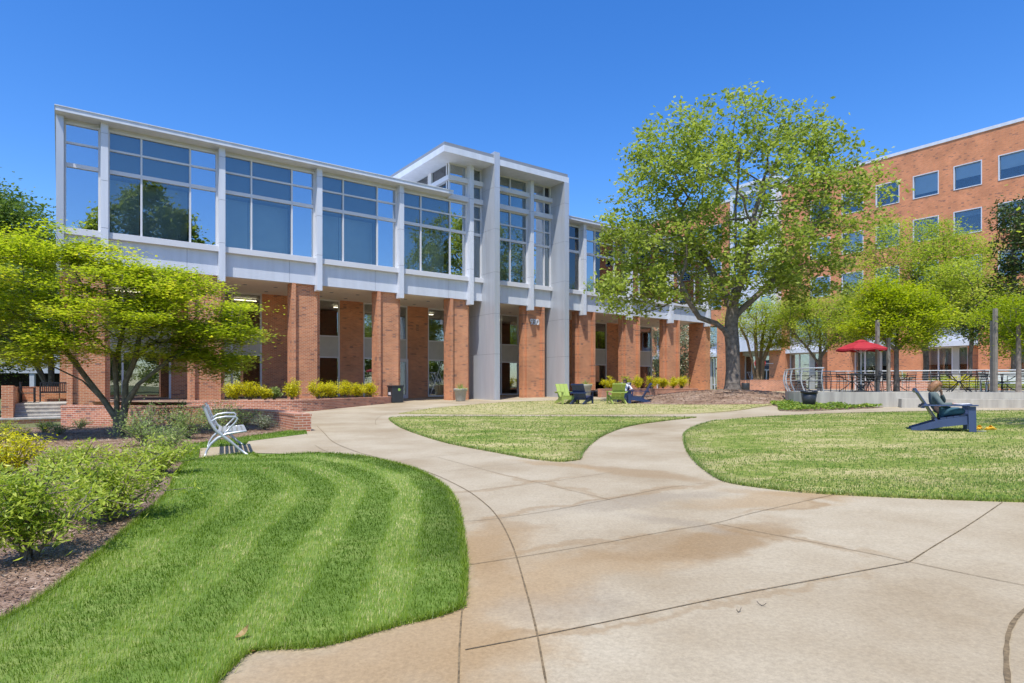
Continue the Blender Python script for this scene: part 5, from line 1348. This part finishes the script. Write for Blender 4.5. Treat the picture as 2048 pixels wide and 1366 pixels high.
T('japanese_maple', 'wide Japanese maple with layered yellow green leaves on several smooth grey stems', 'tree', x, y,
  [[(0, 0, 0), (-.05, 0, .45), (-.35, -.05, .95), (-.75, -.1, 1.5), (-1.2, -.2, 2.2), (-1.6, -.3, 2.9)], [(0, 0, .2), (.12, .05, .8), (.10, .1, 1.4), (.35, .1, 2.0), (.5, .1, 2.8)], [(0, 0, .45), (-.12, .1, 1.1), (-.2, .15, 1.8), (-.1, .3, 2.7), (-.2, .4, 3.4)], [(.1, .03, .8), (.55, -.1, 1.35), (1.1, .35, 2.0), (1.8, .7, 2.5)], [(-.35, -.05, .95), (-1.0, .1, 1.45), (-1.8, .2, 1.8), (-2.5, .2, 2.1)]],
  [(-1.9, 0, 3.9, 2.3, 2.1, 1.35, 4), (1.1, 1.0, 3.1, 1.8, 1.6, 1.2, 3), (-.2, 0, 3.2, 2.3, 2.1, 1.1, 3), (-2.9, -.3, 2.7, 1.3, 1.4, .7, 1.2), (1.9, 1.3, 2.45, 1.0, 1.1, .9, 1.7), (2.1, 1.4, 2.9, .7, .9, .5, .5), (1.5, 1.0, 1.9, 1.1, .9, .4, .8), (.7, .6, 4.25, .9, .9, .4, .7), (-.8, .3, 4.6, .8, .8, .4, .5), (-1.9, -.9, 2.0, 1.2, .9, .35, .5), (-.7, -.5, 2.3, 1.8, 1.3, .45, 1.2), (.9, 0, 4.0, 1.0, 1.0, .45, .7), (-2.2, 0, 4.9, 1.3, 1.3, .5, .8)],
  540, 86000, .098, L_MAPLE, BARKG, clus=(.23, .23, .06), rbase=.12, tip=.005, up=.74, seed=8, shell=.3, aspect=.62, z0=gz(x, y) - .04, pexp=.45, curve=.1)
x, y = atZ(-30, 36)
T('evergreen_oak', 'tall dense green tree rising behind the maple at the left edge', 'tree', x, y, [[(0, 0, 0), (0, 0, 3), (.1, 0, 6), (0, 0, 9)]], [(0, 0, 8.6, 3.9, 3.8, 4.6, 6), (1.6, -.5, 8.6, 2.6, 2.4, 3.0, 3), (-1, 0, 11, 2.6, 2.5, 3.2, 2)], 460, 60000, .21, L_DARK, BARK, clus=(.42, .42, .34), rbase=.3, tip=.015, up=.4, seed=12, shell=.5)
x, y = atZ(103, 33)
T('garden_tree', 'smaller tree with a purplish trunk behind the black benches', 'tree', x, y, [[(0, 0, 0), (0, 0, 1.5), (-.1, 0, 3.2), (0, 0, 4.8)], [(0, 0, 1.2), (-.8, 0, 2.4), (-1.6, 0, 3.8)]], [(-.6, 0, 5.2, 2.8, 2.6, 2.4, 3), (-2.2, 0, 3.8, 1.8, 1.8, 1.1, 1)], 260, 20000, .14, L_DARK, BARK, clus=(.3, .3, .2), rbase=.2, tip=.01, up=.45, seed=14, shell=.3, z0=.1, vmean=.65)
x, y = atZ(-60, 29)
T('garden_tree', 'leafy tree filling the left edge beside the steps wall', 'tree', x, y, [[(0, 0, 0), (0, 0, 2), (.1, 0, 4)]], [(0, 0, 4.6, 2.6, 2.6, 3.2, 3)], 220, 20000, .15, L_DARK, BARK, clus=(.32, .32, .22), rbase=.18, tip=.01, up=.45, seed=15, shell=.3, z0=0, vmean=.6)
x, y = atZ(1793, 26.6)
T('patio_tree', 'small bright yellow green tree on a slim straight trunk by the red umbrella', 'tree', x, y, [[(0, 0, 0), (0, 0, .9), (0, 0, 1.8), (.05, 0, 2.9)], [(0, 0, 1.5), (-.5, 0, 2.2), (-1.0, 0, 2.8)], [(0, 0, 1.6), (.6, 0, 2.4)]],
  [(-.1, 0, 3.3, 1.6, 1.5, 1.3, 3.5), (-1.3, 0, 2.7, .9, .9, .6, .9), (1.6, 0, 3.2, .8, .9, .8, .8), (.5, 0, 2.1, .6, .6, .35, .3), (-.7, 0, 4.3, .8, .8, .6, .7), (.9, .2, 4.0, .7, .8, .6, .5), (1.0, -.4, 2.3, .5, .6, .3, .3)], 260, 24000, .12, L_LIME, BARK, clus=(.22, .22, .12), rbase=.09, tip=.006, up=.55, seed=21, shell=.2, z0=DZ - .02)
x, y = atZ(1852, 38)
T('young_elm', 'thin airy tree with fine spring leaves against the brick office front', 'tree', x, y, [[(0, 0, 0), (0, 0, 3), (-.3, 0, 5.5), (-1.2, 0, 8)], [(0, 0, 3), (.8, 0, 5), (1.2, 0, 8), (1.0, 0, 10)], [(0, 0, 2.4), (-1.2, 0, 4.2), (-2.4, 0, 6)]],
  [(-1.2, 0, 7.6, 3.4, 3, 3.2, 4), (1.6, 0, 7.2, 2.6, 2.4, 3.4, 3), (0, 0, 5.0, 3.6, 2.8, 1.6, 2)], 520, 42000, .15, L_ELM, BARK, clus=(.34, .34, .2), rbase=.16, tip=.009, up=.5, seed=23, shell=.15, z0=1.0)
x, y = atZ(1940, 34)
T('young_elm', 'second airy tree with green leaves between the office windows and the magnolia', 'tree', x, y, [[(0, 0, 0), (0, 0, 2), (0.2, 0, 4.5)]], [(0, 0, 5.0, 2.5, 2, 1.7, 3), (-1, 0, 6.4, 1.4, 1.4, .9, 1)], 240, 10000, .14, L_ELM, BARK, clus=(.3, .3, .16), rbase=.1, tip=.008, up=.5, seed=24, shell=.15, z0=1.0, vmean=.6)
x, y = atZ(2028, 33)
T('magnolia', 'dark glossy magnolia with bronze leaf undersides at the right edge', 'tree', x, y, [[(0, 0, 0), (0, 0, 3), (0, 0, 6), (0, 0, 9.5)]], [(.1, 0, 8.4, 1.0, 1.2, 2.4, 3), (.2, 0, 5.2, 1.4, 1.6, 2.0, 2.6), (-1.4, 0, 3.7, 1.5, 1.4, 1.2, 2.2)], 260, 9000, .20, L_MAG, BARK, clus=(.24, .24, .18), rbase=.14, tip=.012, up=.25, seed=26, shell=.2, z0=1.0, aspect=.45)
x, y = atZ(2062, 24.5)
T('patio_tree', 'bright green patio tree cut by the right edge of the picture', 'tree', x, y, [[(0, 0, 0), (0, 0, 1.2), (0, 0, 2.6)]], [(-.1, 0, 2.9, 1.9, 1.7, 1.1, 3), (-.6, 0, 1.9, 1.2, 1.2, .55, 1)], 240, 18000, .095, L_LIME, BARK, clus=(.2, .2, .12), rbase=.08, tip=.006, up=.5, seed=28, shell=.2, z0=DZ - .02, vmean=.25)
x, y = atZ(2037, 23.6)
tp = thing('slim_trunk_post', 'dark round post in front of the right end of the white bench', 'post', (x, y, DZ)); m = MB(); m.tube([(0, 0, 0), (.01, 0, .8), (0, 0, 1.6), (0, 0, 2.6)], [.10, .085, .08, .07], 10); m.build('shaft', BARK, tp, True)
x, y = atZ(1518, 48)
T('crape_myrtle', 'crape myrtle with several smooth tan stems in the brick planter by the office entrance', 'tree', x, y, [[(-.3, 0, 0), (-.5, 0, 1.6), (-.9, 0, 3.2), (-1.8, 0, 5)], [(-.1, 0, 0), (-.15, 0, 1.8), (-.3, 0, 3.6), (-.2, 0, 5.4)], [(.2, 0, 0), (.3, 0, 1.6), (.9, 0, 3.2), (1.6, 0, 4.6)], [(.1, 0.2, 0), (.2, .2, 1.8), (.4, .3, 3.6), (.8, .3, 5.2)]],
  [(0, 0, 5.0, 3.0, 2.4, 1.6, 3), (.9, -.6, 3.0, 1.3, 1.1, .6, .9)], 300, 17000, .13, L_ELM, BARKT, clus=(.3, .3, .18), rbase=.15, tip=.01, up=.5, seed=31, shell=.2, z0=1.7, vmean=.6)
x, y = atZ(1640, 45)
T('garden_tree', 'broad mid green tree over the left end of the patio', 'tree', x, y, [[(0, 0, 0), (0, 0, 2), (0, 0, 4.5)], [(0, 0, 2.2), (-1.3, 0, 3.6), (-2.4, 0, 4.8)], [(0, 0, 2.4), (1.2, 0, 4), (2.2, 0, 5)]], [(0, 0, 5.0, 3.6, 3, 1.9, 4), (-1.8, 0, 6.2, 1.8, 1.8, 1.2, 1.2), (2.6, 0, 5.8, 1.8, 1.8, 1.4, 1.2)], 380, 26000, .14, L_ELM, BARK, clus=(.3, .3, .16), rbase=.16, tip=.01, up=.5, seed=33, shell=.25, z0=1.0, vmean=.5)
x, y = atZ(1720, 46)
T('garden_tree', 'green tree behind the red umbrella in front of the office windows', 'tree', x, y, [[(0, 0, 0), (0, 0, 2), (0, 0, 5)]], [(0, 0, 5.8, 2.6, 2.2, 2.6, 4)], 220, 11000, .14, L_ELM, BARK, clus=(.32, .32, .2), rbase=.13, tip=.01, up=.5, seed=34, shell=.2, z0=1.0, vmean=.35)
x, y = atZ(1360, 60)
T('flowering_tree', 'dark leafed tree with white blossom seen through the last gap of the colonnade', 'tree', x, y, [[(0, 0, 0), (0, 0, 1.5), (0, 0, 4)]], [(0, 0, 4.4, 3.2, 2.6, 3.2, 3), (-1, 0, 2.4, 2.2, 2, 1.6, 1)], 260, 13000, .2, L_BLOOM, BARK, clus=(.3, .3, .2), rbase=.15, tip=.01, up=.4, seed=36, shell=.3, z0=.9)

# ------------------------------------------------------------------ shrubs
def gold(px, Z, h, r, z, seed, label, lm=L_GOLD, n=1500):
    x, y = atZ(px, Z); return make_shrub('golden_shrub', label, x, y, h * 1.08, r * 1.22, 2100, .085, lm, seed, .35, z, 12, .25, 'yellow shrubs in the brick planters')
gl = 'bushy yellow shrub in the left planter, '
for i, (px, Z, h, r, lb) in enumerate(((468, 26.6, .80, .46, 'first from the left below the window'), (500, 26.8, .80, .46, 'second from the left below the dark glass'), (531, 27.2, .5, .34, 'small low one right of the dark glass'), (584, 27.4, .82, .44, 'in front of the second brick column'),
                                       (636, 28.6, .85, .46, 'just right of the second brick column'), (663, 29.2, .82, .45, 'under the left edge of the middle window'), (690, 29.9, .85, .45, 'under the middle window'), (714, 30.6, .8, .42, 'in front of the brick panel'), (740, 31.2, .75, .40, 'last one before the third column'))):
    gold(px, Z, h, r, .78, 40 + i, gl + lb)
x, y = atZ(548, 27.6); make_shrub('variegated_shrub', 'pale grey green shrub among the yellow ones left of the second column', x, y, .62, .36, 1300, .07, L_SHRUB2, 60, .5, .78, 10, .3)
gr = 'yellow shrub in the right planter, '
for i, (px, Z, h, r, lb) in enumerate(((1219, 40.5, .85, .42, 'leftmost, in front of the window'), (1252, 41.2, .8, .40, 'greener one in front of the brick column'), (1277, 41.8, .85, .45, 'third from the left'), (1303, 42.4, .9, .5, 'largest in the middle'), (1326, 43, .8, .42, 'right of the largest'), (1346, 43.5, .85, .45, 'second from the right'), (1364, 43.9, .9, .45, 'rightmost before the end pier'))):
    gold(px, Z, h, r, 1.16, 70 + i, gr + lb, L_GOLD if i != 1 else L_LIME)
for i, (px, Z, h, r, lb, lm) in enumerate(((1882, 32.2, .75, .6, 'green and yellow shrub at the back of the patio left of the reader\'s head', L_SHRUB), (1905, 31.8, .7, .5, 'yellow shrub at the back of the patio right behind the reader\'s head', L_GOLD), (1934, 32.4, .85, .6, 'yellow green shrub at the back of the patio by the iron table', L_GOLD), (1962, 31.6, .55, .5, 'low yellow green shrub left of the white bench', L_SHRUB), (2010, 31.4, .6, .7, 'low yellow green shrub under the white bench', L_SHRUB), (2040, 31.8, .6, .6, 'low yellow green shrub under the right end of the white bench', L_SHRUB), (2014, 34.5, 1.25, .6, 'golden shrub showing above the white bench', L_GOLD))):
    x, y = atZ(px, Z); make_shrub('patio_shrub', lb, x, y, h, r, 1300, .085, lm, 90 + i, .4, DZ, 11, .3, 'shrubs behind the patio')
# foreground bed
bed = [(58, 1120, .84, .60, 4600, .058, L_SHRUB, 'large arching light green shrub at the left edge in the foreground'),
       (214, 1046, .76, .62, 4400, .058, L_SHRUB, 'wide spreading shrub with upswept twigs beside the front lawn'),
       (-50, 1020, .62, .5, 2400, .056, L_SHRUB, 'shrub cut by the left edge behind the foreground one'),
       (105, 965, .5, .42, 1300, .06, L_SHRUB, 'small leafy shrub between the two big foreground shrubs'),
       (20, 962, .80, .55, 2400, .06, L_GOLD, 'yellow and orange tinged shrub at the left edge'),
       (318, 952, .60, .55, 3000, .052, L_SHRUB, 'dense green shrub left of the bench pad'),
       (245, 935, .42, .45, 1100, .05, L_LIME, 'yellowish shrub in front of the maple trunk'),
       (330, 905, .62, .6, 1800, .055, L_SHRUB2, 'grey green shrub just left of the silver bench'),
       (172, 925, .38, .6, 1200, .045, L_LIME, 'low thin yellow green shrub left of the maple shadow'),
       (290, 893, .80, .8, 2000, .055, L_SHRUB2, 'grey green shrub right of the maple trunk'),
       (375, 878, .85, .75, 2000, .055, L_SHRUB2, 'grey green shrub behind the arm of the silver bench'),
       (436, 868, .92, .7, 1900, .055, L_SHRUB2, 'grey green shrub behind the back of the silver bench against the seat wall'),
       (482, 862, .72, .5, 1100, .05, L_SHRUB2, 'dark green shrub right of the bench back'),
       (528, 861, .48, .42, 1500, .045, L_BLOOM, 'pale variegated shrub before the curved seat wall'),
       (350, 862, .95, .6, 1500, .055, L_SHRUB2, 'green shrub against the shaded retaining wall'),
       (40, 884, .42, .4, 700, .05, L_SHRUB, 'small shrub on the mulch left of the maple'), (88, 866, .42, .36, 700, .05, L_SHRUB, 'small upright shrub under the brick pier'), (118, 870, .38, .34, 600, .05, L_SHRUB2, 'tiny grey shrub right of the upright one'), (158, 858, .36, .32, 600, .05, L_SHRUB2, 'tiny shrub closest to the maple trunk'), (8, 868, .5, .42, 800, .05, L_SHRUB, 'small shrub at the left edge under the steps')]
for i, (px, py, h, r, n, ls, lm, lb) in enumerate(bed):
    x, y = at(px, py); make_shrub('bed_shrub', lb, x, y, h, r, n, ls, lm, 120 + i, .30, None, 13, .3, 'shrubs in the mulch bed')
# ivy along the patio wall
g = np.random.default_rng(77); 
def ivy(name, label, poly, n, h, size, lm, seed):
    g = np.random.default_rng(seed); P = np.array(poly); X = g.uniform(P[:, 0].min(), P[:, 0].max(), n); Y = g.uniform(P[:, 1].min(), P[:, 1].max(), n); k = inside(poly, X, Y); X, Y = X[k], Y[k]
    hh = h * np.clip(.55 + .9 * value_noise(X, Y, 1.4, seed), .1, 1.2)
    Z = vgz(X, Y) + .03 + hh * np.sqrt(g.uniform(0, 1, len(X)))
    tag(quads_mesh(name, leaves(np.stack([X, Y, Z], 1), size, .6, .45, g), 4, lm, np.clip(g.normal(.5, .25, len(X)), 0, 1)), label, 'ground cover', None, 'stuff')
ip = smooth([at(1560, 822), at(1600, 823), at(1680, 820), at(1740, 817), at(1766, 815), atZ(1762, 23.1), atZ(1700, 23.4), atZ(1640, 24.0), atZ(1600, 25.0), atZ(1575, 26.4), atZ(1540, 26.8), atZ(1555, 24.5)], True, 4)
ivy('ground_cover', 'leafy green ground cover in front of the concrete patio wall', ip, 9000, .20, .10, L_IVY, 5)
drape('mulch_strip', ip, .014, G_MULCH, 1.5, .03)
# row of trees behind the photographer, mirrored in the upper windows
def woodland():
    g = np.random.default_rng(9); C = []
    tall = [(3.2, -14, 17.5), (5.6, -15, 21), (8.2, -13.5, 21.5), (10.8, -15, 19.5), (13.4, -14, 16), (16.5, -15, 12.5)]
    low = [(-16 + 5.6 * k, -32 + g.normal() * 2, g.uniform(8, 11.5)) for k in range(14)]
    for a, b, h in tall + low:
        if h > 12: h += .8
        X, Y = F(a, b); n = 10000 if h > 12 else 4000; nc = 46
        for q in range(nc):
            u = g.uniform(.25, 1); w_ = 3.1 * math.sqrt(max(.04, 1 - ((u - .55) / .5) ** 2)) if h > 12 else 2.2
            c = np.array([X + g.normal() * w_ * .5, Y + g.normal() * w_ * .5, h * u])
            C.append(c + g.normal(size=(n // nc, 3)) * np.array([.55, .55, .42]))
    C = np.concatenate(C); o = quads_mesh('woodland', leaves(C, .42, .6, .4, g), 4, L_OAK, np.clip(g.normal(.45, .2, len(C)), 0, 1)); tag(o, 'row of tall trees mirrored in the upper windows', 'trees', None, 'stuff')
woodland()
# trees outside the right edge whose shadow falls on the lawn, far woods closing the left gap
x, y = atZ(2420, 12.3)
T('lawn_tree', 'tree just outside the right edge that shades the corner of the lawn', 'tree', x, y, [[(0, 0, 0), (0, 0, 2), (0, 0, 4.5)]], [(0, 0, 5, 2.5, 2.5, 2.0, 3)], 160, 9000, .14, L_ELM, BARK, clus=(.3, .3, .2), rbase=.15, tip=.01, up=.5, seed=51, shell=.3)

# fallen leaves
for i, (px, py, a, lb) in enumerate(((490, 1283, 30, 'curled dry leaf standing on the edge of the front lawn'), (508, 1303, 100, 'flat dry leaf on the concrete by the front lawn'), (530, 945, 20, 'tan leaf on the far part of the front lawn'), (1523, 1213, 140, 'thin dark twig on the right paving'), (1478, 1226, 40, 'short twig on the paving left of the other twig'), (1490, 938, 0, 'brown leaf at the tip of the right lawn'))):
    x, y = at(px, py); sz = .045 if i < 3 else .028; col = L_DRY
    mb = MB((x, y, gz(x, y))); 
    V = []
    for j in range(4):
        u0, u1 = -1 + j * .5, -1 + (j + 1) * .5
        for s_ in (-1, 1):
            w0, w1 = (1 - u0 * u0) * .38, (1 - u1 * u1) * .38
            if i in (3, 4): w0, w1 = .06, .06
            V.append([[u0 * sz, 0, .02 * u0 * u0 + .03], [u1 * sz, 0, .02 * u1 * u1 + .03], [u1 * sz, s_ * w1 * sz, .035 + .02 * u1 * u1], [u0 * sz, s_ * w0 * sz, .035 + .02 * u0 * u0]])
    V = np.array(V); V[:, :, 2] -= .018
    o = quads_mesh('fallen_leaf' if i not in (3, 4) else 'twig', V, 4, L_DRY if i not in (3, 4) else BARK, np.full(len(V), .5)); o.location = (x, y, gz(x, y) + (.045 if i in (0, 2) else -.008)); o.rotation_euler = (R(35) if i == 0 else 0, R(-40) if i == 0 else 0, R(a)); tag(o, lb, 'leaf' if i not in (3, 4) else 'twig')

# ------------------------------------------------------------------ light, sky, camera
SUN = Vector((-.305, -1.276, 2.8)).normalized()
el = math.asin(SUN.z); az = math.atan2(SUN.x, SUN.y)
sd = bpy.data.lights.new('sun', 'SUN'); sd.energy = 3.9; sd.angle = R(.53); sd.color = (1, .96, .89)
so = bpy.data.objects.new('sun', sd); COL.objects.link(so); so.rotation_euler = SUN.to_track_quat('Z', 'Y').to_euler(); so.location = (0, -20, 40)
w = bpy.data.worlds.new('World'); SC.world = w; w.use_nodes = True; nt = w.node_tree
bg = nt.nodes['Background']; sk = nt.nodes.new('ShaderNodeTexSky'); sk.sky_type = 'NISHITA'; sk.sun_disc = False
sk.sun_elevation = el; sk.sun_rotation = az; sk.altitude = 300; sk.air_density = 1.0; sk.dust_density = .6; sk.ozone_density = 3.5
hs = nt.nodes.new('ShaderNodeHueSaturation'); hs.inputs['Saturation'].default_value = 1.33; hs.inputs['Hue'].default_value = .5105; hs.inputs['Value'].default_value = 1.19
nt.links.new(sk.outputs[0], hs.inputs['Color']); nt.links.new(hs.outputs[0], bg.inputs[0]); bg.inputs[1].default_value = .15
cd = bpy.data.cameras.new('camera'); cam = bpy.data.objects.new('camera', cd); COL.objects.link(cam); SC.camera = cam
cam.location = (0, 0, E); cam.rotation_euler = (R(90), 0, 0); cd.sensor_width = 36; cd.lens = FPX / 2048 * 36; cd.shift_y = (HY - 683) / 2048; cd.clip_end = 3000; cd.clip_start = .05
SC.view_settings.view_transform = 'Standard'; SC.view_settings.look = 'None'; SC.view_settings.gamma = 1; SC.view_settings.exposure = .42
SC.cycles.max_bounces = 7; SC.cycles.transparent_max_bounces = 12; SC.cycles.diffuse_bounces = 5; SC.cycles.glossy_bounces = 4; SC.cycles.sample_clamp_indirect = 6
